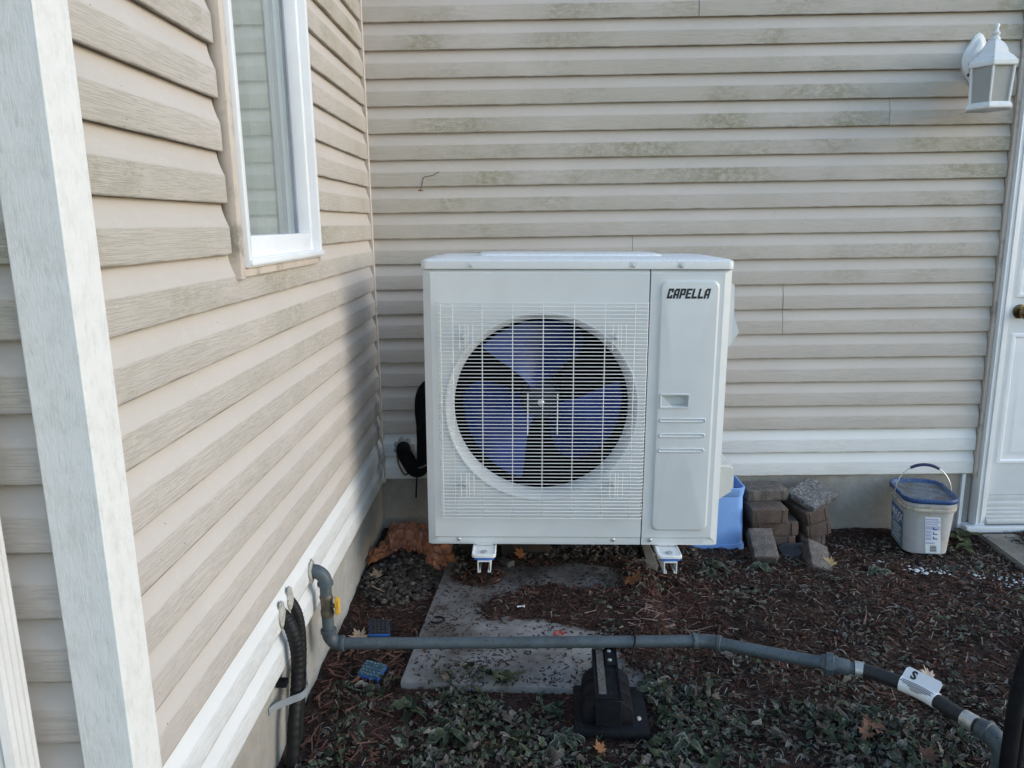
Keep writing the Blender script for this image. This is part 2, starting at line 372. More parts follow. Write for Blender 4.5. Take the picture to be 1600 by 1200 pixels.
def vcol_mat(name, rough=0.85, edge=None, var=0.3, bs=200):
    t = NT(name); a = t.attr('col')
    c = t.mix(t.ramp(t.noise(bs, 3, t.pos), 0.35, 0.7, 0, var), a[0], (0.02, 0.017, 0.014))
    if edge:
        fr = a[3]; n = t.noise(160, 3, t.pos, 0.7)
        k = t.math('MULTIPLY', t.ramp(fr, 0.72, 1.0), t.ramp(n, 0.3, 0.6, 0.35, 1.0))
        up = t.math('MULTIPLY', t.ramp(t.noise(420, 2, t.pos), 0.56, 0.68), edge[1])
        c = t.mix(t.math('MULTIPLY', t.math('MAXIMUM', k, up), t.attr('fr')[2]), c, edge[0])
    t.bump(t.noise(bs, 3, t.pos), 0.002, 0.6)
    return t.fin(c, rough, spec=0.25)
M_chip = vcol_mat('shredded_mulch')
M_peb = vcol_mat('pebble_stone', 0.8, None, 0.25, 120)
M_leafstuff = vcol_mat('frosted_leaf', 0.75, ((0.27, 0.295, 0.29), 0.55), 0.6, 160)
M_snow = pbr('crusted_snow', (0.60, 0.62, 0.66), 0.8, 0.05, bump=0.003, bs=200)

# ------------------------------------------------------------------ the ground
SLAB = dict(x=0.256, y=-1.19, w=0.77, d=0.84, z=-0.205, a=R(-4.5))
def slab_uv(x, y):
    dx, dy = x - SLAB['x'], y - SLAB['y']; c, s_ = math.cos(SLAB['a']), math.sin(SLAB['a'])
    return dx * c + dy * s_, -dx * s_ + dy * c
def dirt_on_slab(x, y):
    """where mulch has been kicked over the slab (0..1)"""
    k = 0.9 * fbm(x + 5, y, 3.0) + 0.25 * fbm(x, y + 9, 11.0)
    d = 0.0
    d = max(d, 1 - math.hypot((x - 0.80) / 0.38, (y + 0.74) / 0.20))
    d = max(d, 1 - math.hypot((x - 0.45) / 0.13, (y + 0.52) / 0.12))
    d = max(d, 1 - math.hypot((x - 1.02) / 0.16, (y + 0.80) / 0.55))
    d = max(d, 1 - math.hypot((x - 0.75) / 0.5, (y + 0.38) / 0.13))
    k *= max(0.0, min(1.0, (slab_uv(x, y)[0] - 0.10) / 0.12))
    return d * 1.5 + k * 0.5 - 0.12
def gz(x, y):
    z = -0.226 + 0.016 * fbm(x, y, 2.2) + 0.006 * fbm(x + 3, y, 14.0, 3)
    z -= 0.03 * max(0.0, min(1.0, (x - 1.3) / 0.8)) * max(0.0, min(1.0, (y + 1.0) / 0.8))
    u, v = slab_uv(x, y); inx = min(u - .012, SLAB['w'] - u); iny = min(v - .012, SLAB['d'] - v)
    ins = min(inx, iny)
    if ins > -0.03:
        w = max(0.0, min(1.0, (ins + 0.03) / 0.03))
        d = dirt_on_slab(x, y)
        cover = max(0.0, min(1.0, (d - 0.05) / 0.25))
        zz = (SLAB['z'] - 0.016) * (1 - cover) + (SLAB['z'] + 0.005 + 0.008 * min(1, d) + 0.004 * fbm(x, y, 25, 3)) * cover
        z = z * (1 - w) + zz * w
        if ins > -0.03 and ins < 0.0 and v < 0.02: z = min(z, SLAB['z'] - 0.02)
    return z
def frange(a, b, st):
    n = round((b - a) / st); return [a + (b - a) * i / n for i in range(n + 1)]
gx = [-60, -25, -10, -4, -1.5, -0.6, -0.2] + frange(-0.05, 2.95, 0.0165) + [3.1, 3.4, 4, 6, 12, 28, 60]
gy = [-60, -28, -12, -6, -4, -3.2, -2.8, -2.4, -2.2] + frange(-2.05, 0.06, 0.0165) + [0.3, 1, 3, 10, 28, 60]
vs = [(x, y, gz(x, y) if -3 < x < 4 and -4 < y < 1 else -0.235) for y in gy for x in gx]
nx = len(gx)
fs = [(j * nx + i, j * nx + i + 1, (j + 1) * nx + i + 1, (j + 1) * nx + i) for j in range(len(gy) - 1) for i in range(nx - 1)]
me = bpy.data.meshes.new('ground'); me.from_pydata(vs, [], fs); me.polygons.foreach_set('use_smooth', [True] * len(fs))
structure(link('ground', me, M_soil))

# ------------------------------------------------------------------ siding walls
def plank_mesh(L, segs=None, dz=0.0):
    prof = [(0.0012, 0.003), (0.0172, 0.0), (0.0182, 0.0012), (0.0184, 0.0035), (0.0180, 0.0535), (0.0173, 0.0565), (0.0154, 0.0610), (0.0118, 0.070), (0.0084, 0.080), (0.0056, 0.091), (0.0034, 0.112), (0.0012, 0.112)]
    bm = newbm(); n = segs or max(2, int(L / 0.16)); loops = []
    ph = random.uniform(0, 50)
    for i in range(n + 1):
        x = L * i / n
        w = 0.0007 * mnoise.noise(Vector((ph, x * 2.1, 0))); wz = 0.0012 * mnoise.noise(Vector((ph, x * 1.3, 7)))
        loops.append([(x, -(o + w * (1 if o > 0.002 else 0)), z + wz) for o, z in prof])
    loft(bm, loops)
    return bm
def plank(parent, mat_, start, rz, L, k):
    """a lap board: length along its own x, showing to its own -y"""
    o = obj('siding_plank', plank_mesh(L), mat_, parent, smooth=28, local=True)
    loc = Vector(start) + Vector((0, 0, k * LAP)); o.location = loc - parent.location; o.rotation_euler = (0, 0, rz); return o
KMAX = 24
# back wall
wb = thing('siding_wall', 'long dirty tan lap siding wall facing the camera behind the outdoor unit', 'wall', (1.27, 0, -0.3))
bxo('wall_core', -0.15, 4.6, 0.002, 0.15, 0.004, KMAX * LAP + 0.05, M_core, wb)
seams = {18: [1.30], 17: [], 9: [1.064], 7: [1.68], 6: [1.684], 14: [2.05], 20: [0.9], 12: []}
X0, X1 = 0.021, 2.527
for k in range(KMAX):
    cuts = [X0] + [s for s in seams.get(k, [])] + [X1]
    for a, b in zip(cuts, cuts[1:]):
        plank(wb, M_white_vinyl if k < 2 else M_tan, (a + (0.0009 if a != X0 else 0), -0.0006 if a == X0 else -0.0014, 0), 0, b - a - 0.0006, k)
for k in range(KMAX):                       # beyond the door
    plank(wb, M_white_vinyl if k < 2 else M_tan, (3.66, 0, 0), 0, 0.94, k)
bm = newbm(); box(bm, -0.15, 2.535, 0.001, 0.2, -0.7, 0.0035); obj('foundation', bm, M_conc, wb)
bm = newbm(); box(bm, 3.66, 4.6, 0.001, 0.2, -0.7, 0.0035); obj('foundation', bm, M_conc, wb)
bm = newbm()                                # inside corner post
prism(bm, [(0.001, 0.0), (0.001, -0.027), (0.003, -0.029), (0.018, -0.029), (0.0205, -0.027), (0.0205, 0.0)], -0.012, KMAX * LAP + 0.05, 'z')
obj('corner_post', bm, M_tan_trim, wb)
# left wall
wl = thing('siding_wall', 'sunlit tan siding wall on the left running toward the inner corner', 'wall', (0, -1.06, -0.3))
WY0, WY1 = -1.548, -0.893
bm = newbm(); box(bm, -0.15, -0.002, -2.12, WY0 - .002, 0.004, KMAX * LAP + .05); box(bm, -0.15, -0.002, WY1 + .002, 0.0, 0.004, KMAX * LAP + .05)
box(bm, -0.15, -0.002, WY0, WY1, 0.004, 0.965); box(bm, -0.15, -0.002, WY0, WY1, 2.13, KMAX * LAP + .05)
obj('wall_core', bm, M_core, wl)
YA, YB = -2.081, -0.043
for k in range(KMAX):
    m_ = M_white_vinyl if k < 2 else M_tan
    if 10 <= k < 21:
        plank(wl, m_, (0, YA, 0), R(90), WY0 - 0.005 - YA, k); plank(wl, m_, (0, WY1 + 0.003, 0), R(90), YB - WY1 - 0.003, k)
    else: plank(wl, m_, (0, YA, 0), R(90), YB - YA, k)
bm = newbm(); box(bm, -0.2, -0.001, -2.12, 0.0, -0.7, 0.0035); obj('foundation', bm, M_conc, wl)
# short front wall beyond the corner board
wf = thing('siding_wall', 'strip of shaded tan siding at the far left between corner board and downspout', 'wall', (-0.9, -2.12, -0.3))
bxo('wall_core', -1.8, -0.002, -2.126, -2.122, 0.004, KMAX * LAP + .05, M_core, wf)
for k in range(KMAX): plank(wf, M_white_vinyl if k < 2 else M_tan, (-1.8, -2.127, 0.011), 0, 1.8 - 0.046, k)
bm = newbm(); box(bm, -1.8, -0.2, -2.12, -1.9, -0.7, 0.0035); obj('foundation', bm, M_conc, wf)
# outside corner board (L section)
bm = newbm()
prism(bm, [(0.0005, -2.083), (0.031, -2.083), (0.034, -2.086), (0.034, -2.157), (0.031, -2.160), (-0.041, -2.160), (-0.044, -2.157), (-0.044, -2.1285), (0.0005, -2.1285)], -0.10, KMAX * LAP + 0.05, 'z')
cb = obj('corner_board', bm, M_trim, None, base=Vector((0, -2.12, -0.1)))
tag(cb, 'tall white wood-grain corner board at the left edge, two faces showing', 'corner board')
# downspout
bm = newbm(); L0 = []
cx_, cy_, hx, hy = -0.135, -2.205, 0.043, 0.032
per = []
def ribs(a, b, nrm, n):
    a, b = Vector(a), Vector(b); nv = Vector(nrm)
    for i in range(n * 6):
        t_ = i / (n * 6); w = 0.0028 * (0.5 - 0.5 * math.cos(2 * math.pi * t_ * n)); w *= 1 if 0.02 < t_ else 0
        per.append(a.lerp(b, t_) - nv * w)
r_ = 0.006
ribs((cx_ - hx + r_, cy_ - hy, 0), (cx_ + hx - r_, cy_ - hy, 0), (0, -1, 0), 6); ribs((cx_ + hx, cy_ - hy + r_, 0), (cx_ + hx, cy_ + hy - r_, 0), (1, 0, 0), 4)
ribs((cx_ + hx - r_, cy_ + hy, 0), (cx_ - hx + r_, cy_ + hy, 0), (0, 1, 0), 6); ribs((cx_ - hx, cy_ + hy - r_, 0), (cx_ - hx, cy_ - hy + r_, 0), (-1, 0, 0), 4)
ds = thing('downspout', 'fluted white metal downspout at the lower left edge', 'downspout', (cx_, cy_, -0.22))
loft(bm, [[(p.x, p.y, z) for p in per] for z in (-0.20, 0.4, 0.9, 1.5, 2.45)])
obj('pipe', bm, M_spout, ds, smooth=50)
bm = newbm(); box(bm, cx_ - hx - .003, cx_ + hx + .003, cy_ - hy - .003, cy_ + hy + .026, 1.9, 1.93); obj('wall_strap', bm, M_spout, ds)
bm = newbm(); box(bm, cx_ - hx - .004, cx_ + hx + .004, cy_ - hy - .12, cy_ + hy + .002, -0.235, -0.17, 0.008); obj('outlet', bm, M_spout, ds, smooth=40)

# ------------------------------------------------------------------ window in the left wall
wd = thing('window', 'tall white framed window in the left siding wall reflecting the siding', 'window', (0, -1.22, 0.965))
Y0, Y1, Z0, Z1 = -1.512, -0.905, 0.985, 2.11
def ring(name, ya, yb, za, zb, w, x0, x1, m, parent, bev=0.003, wbot=None):
    bm = newbm(); wb_ = wbot or w
    box(bm, x0, x1, ya, ya + w, za, zb, bev); box(bm, x0, x1, yb - w, yb, za, zb, bev)
    box(bm, x0 + .0004, x1 - .0004, ya + w - .002, yb - w + .002, za, za + wb_, bev); box(bm, x0 + .0004, x1 - .0004, ya + w - .002, yb - w + .002, zb - w, zb, bev)
    return obj(name, bm, m, parent, smooth=40)
bm = newbm()
box(bm, 0.0, 0.031, -1.541, -1.5135, 0.962, 2.14, .003); box(bm, 0.0, 0.0312, -0.9035, -0.8925, 0.972, 2.14, .002)
box(bm, 0.0, 0.0285, -1.5135, -0.9035, 0.966, 0.9845, .002); box(bm, 0.0, 0.0285, -1.5135, -0.9035, 2.1115, 2.14, .002)
obj('surround_channel', bm, M_tan_trim, wd, smooth=40)
fr = ring('frame', Y0, Y1, Z0, Z1, 0.020, -0.05, 0.040, M_white, wd)
bm = newbm(); box(bm, 0.030, 0.046, Y0 + .001, Y1 - .001, Z0 + .004, Z0 + 0.017, 0.003); obj('sill', bm, M_white, fr, smooth=40)
sa = ring('sash', Y0 + .0205, Y1 - .0205, Z0 + .019, Z1 - .0205, 0.022, -0.042, 0.020, M_white, wd, wbot=0.048)
bm = newbm(); box(bm, -0.022, -0.017, Y0 + .041, Y1 - .041, Z0 + .065, Z1 - .041); obj('pane', bm, M_glass, sa)
bm = newbm(); box(bm, -0.0165, -0.0125, Y1 - .0535, Y1 - .0425, Z0 + .068, Z1 - .0435); obj('spacer', bm, pbr('grey_spacer', (0.22, 0.24, 0.30), 0.5), sa)
bm = newbm(); box(bm, -0.6, -0.055, -2.0, -1.551, 0.3, 2.4); box(bm, -0.6, -0.5, -1.55, -0.5, 0.3, 2.4); box(bm, -0.5, -0.055, -0.89, -0.5, 0.3, 2.4)
box(bm, -0.4995, -0.153, -1.5495, -0.8905, 0.3, 0.9); box(bm, -0.4995, -0.153, -1.5495, -0.8905, 2.2, 2.4); obj('room_recess', bm, M_room, wd)
bm = newbm(); rows = []
for i in range(61):
    y = -1.53 + 0.63 * i / 60; x = -0.072 + 0.005 * math.sin(i * 0.75) + 0.002 * math.sin(i * 2.3)
    if i in (33, 34): x -= 0.06
    if i in (35, 36): x += 0.012
    rows.append((x, y))
A = [bm.verts.new((x, y, 0.92)) for x, y in rows]; B = [bm.verts.new((x, y, 2.15)) for x, y in rows]
for i in range(60): bm.faces.new((A[i], A[i + 1], B[i + 1], B[i]))
solid(bm, 0.002)
obj('curtain', bm, M_curtain, wd, smooth=80)

# ------------------------------------------------------------------ door in the back wall
dr = thing('door', 'white panelled entry door with brass knob at the right edge', 'door', (3.0, 0, -0.24))
bm = newbm(); box(bm, 2.5285, 2.543, -0.030, 0.0, -0.012, 2.3, .002); box(bm, 3.647, 3.6595, -0.03, 0.0, -0.012, 2.3, .002); obj('siding_channel', bm, M_tan_trim, dr, smooth=40)
bm = newbm()
for x0, x1 in ((2.5435, 2.590), (3.600, 3.6465)):
    box(bm, x0, x1, -0.040, 0.12, -0.225, 2.2, 0.003)
box(bm, 2.5435, 3.6465, -0.0402, 0.12, 2.2005, 2.26, 0.003)
fr = obj('frame', bm, M_white, dr, smooth=40)
bm = newbm(); box(bm, 2.5455, 2.552, -0.046, -0.0405, -0.22, 2.2, .002); box(bm, 2.566, 2.572, -0.0445, -0.0405, -0.22, 2.2, .0015); obj('moulding', bm, M_white, fr, smooth=40)
bm = newbm(); box(bm, 2.490, 2.5045, -0.012, 0.002, -0.25, 0.001, .001); box(bm, 2.4895, 2.56, -0.014, 0.0, -0.2495, -0.225, .001); obj('flashing', bm, M_white, fr)
bm = newbm(); box(bm, 2.5905, 3.5995, -0.008, 0.036, -0.100, 2.2, .002); sl = obj('slab', bm, M_door, dr, smooth=40)
def door_panel(x0, x1, z0, z1):
    bm = newbm()
    lp = [[(x, y, z) for x, z in ((x0 + i, z0 + i), (x1 - i, z0 + i), (x1 - i, z1 - i), (x0 + i, z1 - i))] for i, y in ((0, -0.0082), (0.004, -0.0150), (0.014, -0.0160), (0.020, -0.0100), (0.032, -0.0095), (0.05, -0.0150), (0.056, -0.0155))]
    loft(bm, lp, cap=False); bm.faces.new([bm.verts.new(v) for v in lp[-1]])
    bmesh.ops.remove_doubles(bm, verts=bm.verts, dist=1e-5); return obj('door_panel', bm, M_door, sl, smooth=30)
for z0, z1 in ((0.04, 0.60), (0.745, 1.98)):
    door_panel(2.625, 3.06, z0, z1); door_panel(3.13, 3.565, z0, z1)
bm = newbm()
lathe(bm, [(0.003, -0.0), (0.029, 0.0), (0.029, 0.005), (0.012, 0.010), (0.012, 0.028), (0.022, 0.034), (0.0285, 0.044), (0.0275, 0.056), (0.018, 0.064), (0.001, 0.067)], (2.648, -0.009, 0.69), 24, Matrix.Rotation(R(90), 3, 'X'))
obj('knob', bm, M_knob, sl, smooth=50)
bm = newbm()
for i, (z0, z1, y) in enumerate(((-0.128, -0.1005, -0.010), (-0.150, -0.1285, -0.022), (-0.166, -0.1505, -0.030), (-0.182, -0.1665, -0.037), (-0.197, -0.1825, -0.043), (-0.216, -0.1975, -0.052))):
    box(bm, 2.5905, 3.5995, y, 0.05, z0, z1 - 0.0015, 0.003); box(bm, 2.5906, 3.5994, y + 0.008, 0.049, z1 - 0.003, z1 + .001)
obj('threshold', bm, M_steel if False else M_spout, dr, smooth=40)
bm = newbm(); box(bm, 2.505, 3.68, -0.058, 0.0, -0.252, -0.2255, .002); obj('sill_board', bm, M_white, dr, smooth=40)
bm = newbm(); box(bm, 2.5905, 3.5995, 0.05, 0.12, -0.24, -0.1); obj('foundation', bm, M_conc, dr)

# ------------------------------------------------------------------ flagstones by the door
def stone_block(name, pts, z0, z1, m, label, cat, group=None, jitter=0.003, bev=0.006):
    bm = newbm(); prism(bm, pts, z0, z1, 'z')
    bmesh.ops.bevel(bm, geom=bm.edges[:], offset=bev, segments=2, affect='EDGES')
    bmesh.ops.triangulate(bm, faces=[f for f in bm.faces if len(f.verts) > 4])
    bmesh.ops.subdivide_edges(bm, edges=[e for e in bm.edges if e.calc_length() > 0.05], cuts=3, use_grid_fill=True)
    for v in bm.verts: v.co += Vector((mnoise.noise(v.co * 21), mnoise.noise(v.co * 23 + Vector((5, 0, 0))), mnoise.noise(v.co * 19 + Vector((9, 0, 0))))) * jitter
    cx = sum(p[0] for p in pts) / len(pts); cy = sum(p[1] for p in pts) / len(pts)
    o = obj(name, bm, m, None, smooth=45, base=Vector((cx, cy, z0))); return tag(o, label, cat, group)
stone_block('flagstone', [(2.545, -0.075), (2.53, -0.42), (2.60, -0.44), (2.745, -0.25), (2.70, -0.075)], -0.30, -0.247, M_flag, 'grey flagstone touching the door sill at the right edge', 'paving stone', 'flagstones by the door')
stone_block('flagstone', [(2.765, -0.075), (2.80, -0.26), (3.2, -0.33), (3.22, -0.08)], -0.30, -0.244, M_flag, 'grey flagstone farther right in front of the white door', 'paving stone', 'flagstones by the door')
stone_block('flagstone', [(2.64, -0.46), (2.79, -0.29), (3.18, -0.36), (3.1, -0.75), (2.7, -0.72)], -0.30, -0.247, M_flag, 'grey flagstone nearest the camera beside the mulch', 'paving stone', 'flagstones by the door')

# ------------------------------------------------------------------ concrete slab under the unit
bm = newbm(); box(bm, 0, SLAB['w'], 0, SLAB['d'], 0, 0.04, 0.004)
sl_ = obj('concrete_slab', bm, M_slab, None, smooth=40, local=True)
sl_.location = (SLAB['x'], SLAB['y'], SLAB['z'] - 0.04); sl_.rotation_euler = (0, 0, SLAB['a'])
tag(sl_, 'pale concrete slab half covered by mulch under the outdoor unit', 'slab')

# ------------------------------------------------------------------ the outdoor unit (built in its own frame: x right, y back, z up)
AW, AH, AD = 1.008, 0.985, 0.40
ac = thing('heat_pump_unit', 'large white outdoor heat pump unit with round fan grille in the corner', 'heat pump', (0.279, -0.65, -0.0235), (0, R(0.85), 0))
TOPZ = 0.953; FL = 0.030; CH = 0.026; SEAM = 0.7415
HC, HR = (0.392, 0.490), 0.322
def front_panel():
    """left front sheet with a round opening: chamfered left and top edges, flange at the bottom"""
    bm = newbm(); n = 96
    x0, x1, z0, z1 = CH, SEAM - 0.002, FL, TOPZ - 0.012
    outer = []; inner = []
    for i in range(n):
        a = 2 * math.pi * i / n; c, s = math.cos(a), math.sin(a)
        inner.append((HC[0] + HR * c, 0.0, HC[1] + HR * s))
        t = min((x1 - HC[0]) / c if c > 1e-6 else 1e9, (x0 - HC[0]) / c if c < -1e-6 else 1e9, (z1 - HC[1]) / s if s > 1e-6 else 1e9, (z0 - HC[1]) / s if s < -1e-6 else 1e9)
        outer.append([HC[0] + t * c, 0.0, HC[1] + t * s])
    for cx in (x0, x1):                      # snap nearest samples to the corners
        for cz in (z0, z1):
            k = min(range(n), key=lambda i: (outer[i][0] - cx) ** 2 + (outer[i][2] - cz) ** 2); outer[k] = [cx, 0.0, cz]
    vo = [bm.verts.new(v) for v in outer]; vi = [bm.verts.new(v) for v in inner]
    for i in range(n): bm.faces.new((vi[i], vi[(i + 1) % n], vo[(i + 1) % n], vo[i]))
    q = lambda *p: bm.faces.new([bm.verts.new(v) for v in p])
    y = 0.016
    q((x0, 0, z0), (x0, 0, z1), (0, y, TOPZ), (0, y, 0.0))                       # left chamfer
    q((x0, 0, z1), (x1, 0, z1), (x1, 0.010, TOPZ), (0, y, TOPZ))                 # top chamfer
    q((0, y, 0.0), (0, AD, 0.0), (0, AD, TOPZ), (0, y, TOPZ))                     # left side sheet
    q((x0, 0, z0), (0, y, 0.0), (0.012, 0.006, 0.0), (x0, 0.006, z0 - .004))
    q((x1, 0, z0), (x1, 0.006, z0 - .004), (x1, 0.006, 0.0), (x1, 0.02, 0.0), (x1, 0.02, TOPZ), (x1, 0.01, TOPZ), (x1, 0, z1))
    q((x0, 0, z0), (x0, 0.006, z0 - .004), (x1, 0.006, z0 - .004), (x1, 0, z0))   # step above the flange
    q((x0, 0.006, z0 - .004), (0.012, 0.006, 0.0), (x1, 0.006, 0.0), (x1, 0.006, z0 - .004))
    q((0.012, 0.006, 0), (0, y, 0), (0, AD, 0), (x1, AD, 0), (x1, 0.006, 0))
    bmesh.ops.remove_doubles(bm, verts=bm.verts, dist=1e-5)
    return bm
fp = obj('front_panel', front_panel(), M_ac, ac, smooth=25, local=True)
bm = newbm(); prism(bm, rrect(0.030, 0.72, 0.008, 0.0235, 0.005, 3), 0.0046, 0.0075, 'y'); obj('lower_flange', bm, M_ac, fp, local=True)
def screw(x, z, y, parent, r=0.0070, m=None):
    bm = newbm(); lathe(bm, [(r, 0), (r, 0.002), (r * 0.75, 0.004), (r * 0.35, 0.0042), (r * 0.3, 0.003), (0.0003, 0.003)], (x, y, z), 12, Matrix.Rotation(R(90), 3, 'X'))
    return obj('screw', bm, m or M_steel, parent, smooth=50, local=True)
for x in (0.107, 0.645): screw(x, 0.018, 0.0048, fp)
# the bell mouth round the fan
bm = newbm(); prof = [(HR + 0.0045, -0.0030), (HR + 0.001, -0.0048), (HR - 0.003, -0.0030), (HR - 0.011, 0.008), (HR - 0.019, 0.020), (HR - 0.0235, 0.036), (HR - 0.0245, 0.055)]
lathe(bm, [(r, -y) for r, y in prof], (HC[0], 0, HC[1]), 96, Matrix.Rotation(R(90), 3, 'X'), close=False)
solid(bm, 0.0012)
obj('bell_mouth', bm, M_ac, fp, smooth=60, local=True)
# right hand service panel
def service_panel():
    bm = newbm(); x0, x1, z0, z1, y = SEAM + 0.002, AW - CH, FL, TOPZ - 0.012, 0.016
    q = lambda *p: bm.faces.new([bm.verts.new(v) for v in p])
    E0, E1, F0, F1 = 0.772, 0.968, 0.054, 0.921
    O = rrect(E0, E1, F0, F1, 0.028, 6); n = len(O)
    # flat sheet with a hole for the embossed field
    cx, cz = (E0 + E1) / 2, (F0 + F1) / 2; outer = []
    for px, pz in O:
        c, s = px - cx, pz - cz
        t = min((x1 - cx) / c if c > 1e-6 else 1e9, (x0 - cx) / c if c < -1e-6 else 1e9, (z1 - cz) / s if s > 1e-6 else 1e9, (z0 - cz) / s if s < -1e-6 else 1e9)
        outer.append([cx + c * t, cz + s * t])
    for a in (x0, x1):
        for b in (z0, z1):
            k = min(range(n), key=lambda i: (outer[i][0] - a) ** 2 + (outer[i][1] - b) ** 2); outer[k] = [a, b]
    lo = [[(p[0], 0.0, p[1]) for p in outer], [(p[0], 0.0, p[1]) for p in O]]
    for d, y_ in ((0.001, -0.0003), (0.0075, -0.0056), (0.0095, -0.006)):
        lo.append([(p[0], y_, p[1]) for p in rrect(E0 + d, E1 - d, F0 + d, F1 - d, 0.028 - d, 6)])
    loft(bm, lo, cap=False)
    ins = rrect(E0 + .0095, E1 - .0095, F0 + .0095, F1 - .0095, 0.0185, 6)
    # inner face minus the hand hold
    H0, H1, G0, G1 = 0.789, 0.882, 0.497, 0.540
    yv = -0.006; m = len(ins)
    hole = []
    hcx, hcz = (H0 + H1) / 2, (G0 + G1) / 2
    for px, pz in ins:
        c, s = px - hcx, pz - hcz
        t = min((H1 - hcx) / c if c > 1e-6 else 1e9, (H0 - hcx) / c if c < -1e-6 else 1e9, (G1 - hcz) / s if s > 1e-6 else 1e9, (G0 - hcz) / s if s < -1e-6 else 1e9)
        hole.append([hcx + c * t, hcz + s * t])
    for a in (H0, H1):
        for b in (G0, G1):
            k = min(range(m), key=lambda i: (hole[i][0] - a) ** 2 + (hole[i][1] - b) ** 2); hole[k] = [a, b]
    loft(bm, [[(p[0], yv, p[1]) for p in ins], [(p[0], yv, p[1]) for p in hole]], cap=False)
    q((x1, 0, z0), (AW, y, 0), (AW, y, TOPZ), (x1, 0, z1)); q((x0, 0, z1), (x1, 0, z1), (AW, y, TOPZ), (x0, 0.01, TOPZ))
    q((AW, y, 0), (AW, AD, 0), (AW, AD, TOPZ), (AW, y, TOPZ))
    q((x0, 0, z0), (x0, 0, z1), (x0, .01, TOPZ), (x0, .02, TOPZ), (x0, .02, 0), (x0, .006, 0), (x0, .006, z0 - .004))
    q((x0, 0, z0), (x0, 0.006, z0 - .004), (x1, 0.006, z0 - .004), (x1, 0, z0)); q((x0, 0.006, z0 - .004), (x0, .006, 0), (AW - .012, .006, 0), (x1, 0.006, z0 - .004))
    q((x1, 0, z0), (x1, 0.006, z0 - .004), (AW - .012, .006, 0), (AW, y, 0)); q((x0, .006, 0), (x0, AD, 0), (AW, AD, 0), (AW, y, 0), (AW - .012, .006, 0))
    bmesh.ops.remove_doubles(bm, verts=bm.verts, dist=1e-5); return bm
sp = obj('service_panel', service_panel(), M_ac, ac, smooth=25, local=True)
bm = newbm(); prism(bm, rrect(0.762, 0.96, 0.008, 0.0235, 0.005, 3), 0.0046, 0.0075, 'y'); obj('lower_flange', bm, M_ac, sp, local=True)
screw(0.774, 0.018, 0.0048, sp)
bm = newbm()                                 # hand hold: frame and pocket
H0, H1, G0, G1 = 0.789, 0.882, 0.497, 0.540
loft(bm, [[(x, y, z) for x, z in rrect(H0 - .004 + d, H1 + .004 - d, G0 - .004 + d, G1 + .004 - d, 0.004, 2)] for d, y in ((0, -0.0062), (0.001, -0.0095), (0.005, -0.0095), (0.0065, -0.006), (0.0095, 0.018))], cap=False)
bm.faces.new([bm.verts.new((x, 0.018, z)) for x, z in rrect(H0 + .0055, H1 - .0055, G0 + .0055, G1 - .0055, 0.004, 2)])
obj('hand_hold', bm, M_ac, sp, smooth=30, local=True)
for zc in (0.4520, 0.3995, 0.3470):
    bm = newbm(); lo = []
    for d, y in ((0.0, -0.0061), (0.0030, -0.0105), (0.0055, -0.0072), (0.0070, -0.0066)):
        lo.append([(x, y, z) for x, z in rrect(0.7865 + d, 0.9435 - d, zc - .0085 + d, zc + .0085 - d, 0.0084 - d, 6)])
    loft(bm, lo, cap=False); bm.faces.new([bm.verts.new(v) for v in lo[-1]])
    obj('pressed_rib', bm, M_ac, sp, smooth=40, local=True)
# lettering CAPELLA: block letters built from bars that butt together
GL = {'C': [(0, 0, .38, 1), (.38, .78, 1, 1), (.38, 0, 1, .22), (.66, .22, 1, .36), (.66, .62, 1, .78)], 'A': [(0, 0, .38, .86), (.2, .86, .38, 1), (.38, .78, 1, 1), (.66, 0, 1, .78), (.38, .30, .66, .48)],
      'P': [(0, 0, .38, 1), (.38, .8, 1, 1), (.66, .52, 1, .8), (.38, .33, 1, .52)], 'E': [(0, 0, .38, 1), (.38, .8, 1, 1), (.38, .42, .88, .58), (.38, 0, 1, .21)], 'L': [(0, 0, .38, 1), (.38, 0, 1, .22)]}
bm = newbm(); w, h, pitch = 0.0172, 0.0325, 0.0199
for i, ch in enumerate('CAPELLA'):
    for a, b, c, d in GL[ch]:
        pl = [(0.794 + i * pitch + u * w + v * h * 0.22, 0.8600 + v * h) for u, v in ((a, b), (c, b), (c, d), (a, d))]
        prism(bm, pl, -0.0068, -0.0060, 'y')
obj('lettering', bm, M_ink, sp, local=True)
# top cover
bm = newbm(); lo = []
for d, z in ((-0.004, TOPZ + 0.0015), (-0.004, 0.974), (-0.002, 0.980), (0.006, 0.985), (0.03, 0.986), (0.045, 0.9905), (0.06, 0.9915)):
    lo.append([(x, y, z) for x, y in rrect(0 + d, AW - d, 0.002 + d, AD - d, 0.02 if d < .02 else 0.03, 4)])
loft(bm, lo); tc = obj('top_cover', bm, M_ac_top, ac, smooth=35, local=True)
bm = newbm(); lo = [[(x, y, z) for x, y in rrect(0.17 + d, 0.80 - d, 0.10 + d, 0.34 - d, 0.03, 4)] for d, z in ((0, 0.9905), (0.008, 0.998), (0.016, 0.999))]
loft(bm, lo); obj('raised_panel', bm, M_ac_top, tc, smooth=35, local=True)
for x in (0.16, 0.685, 0.84):
    bm = newbm(); prism(bm, rrect(x - .0095, x + .0095, 0.9595, 0.9775, 0.003, 3), -0.0035, -0.0015, 'y'); obj('screw_tab', bm, M_ac, tc, local=True); screw(x, 0.965, -0.0034, tc, 0.0055)
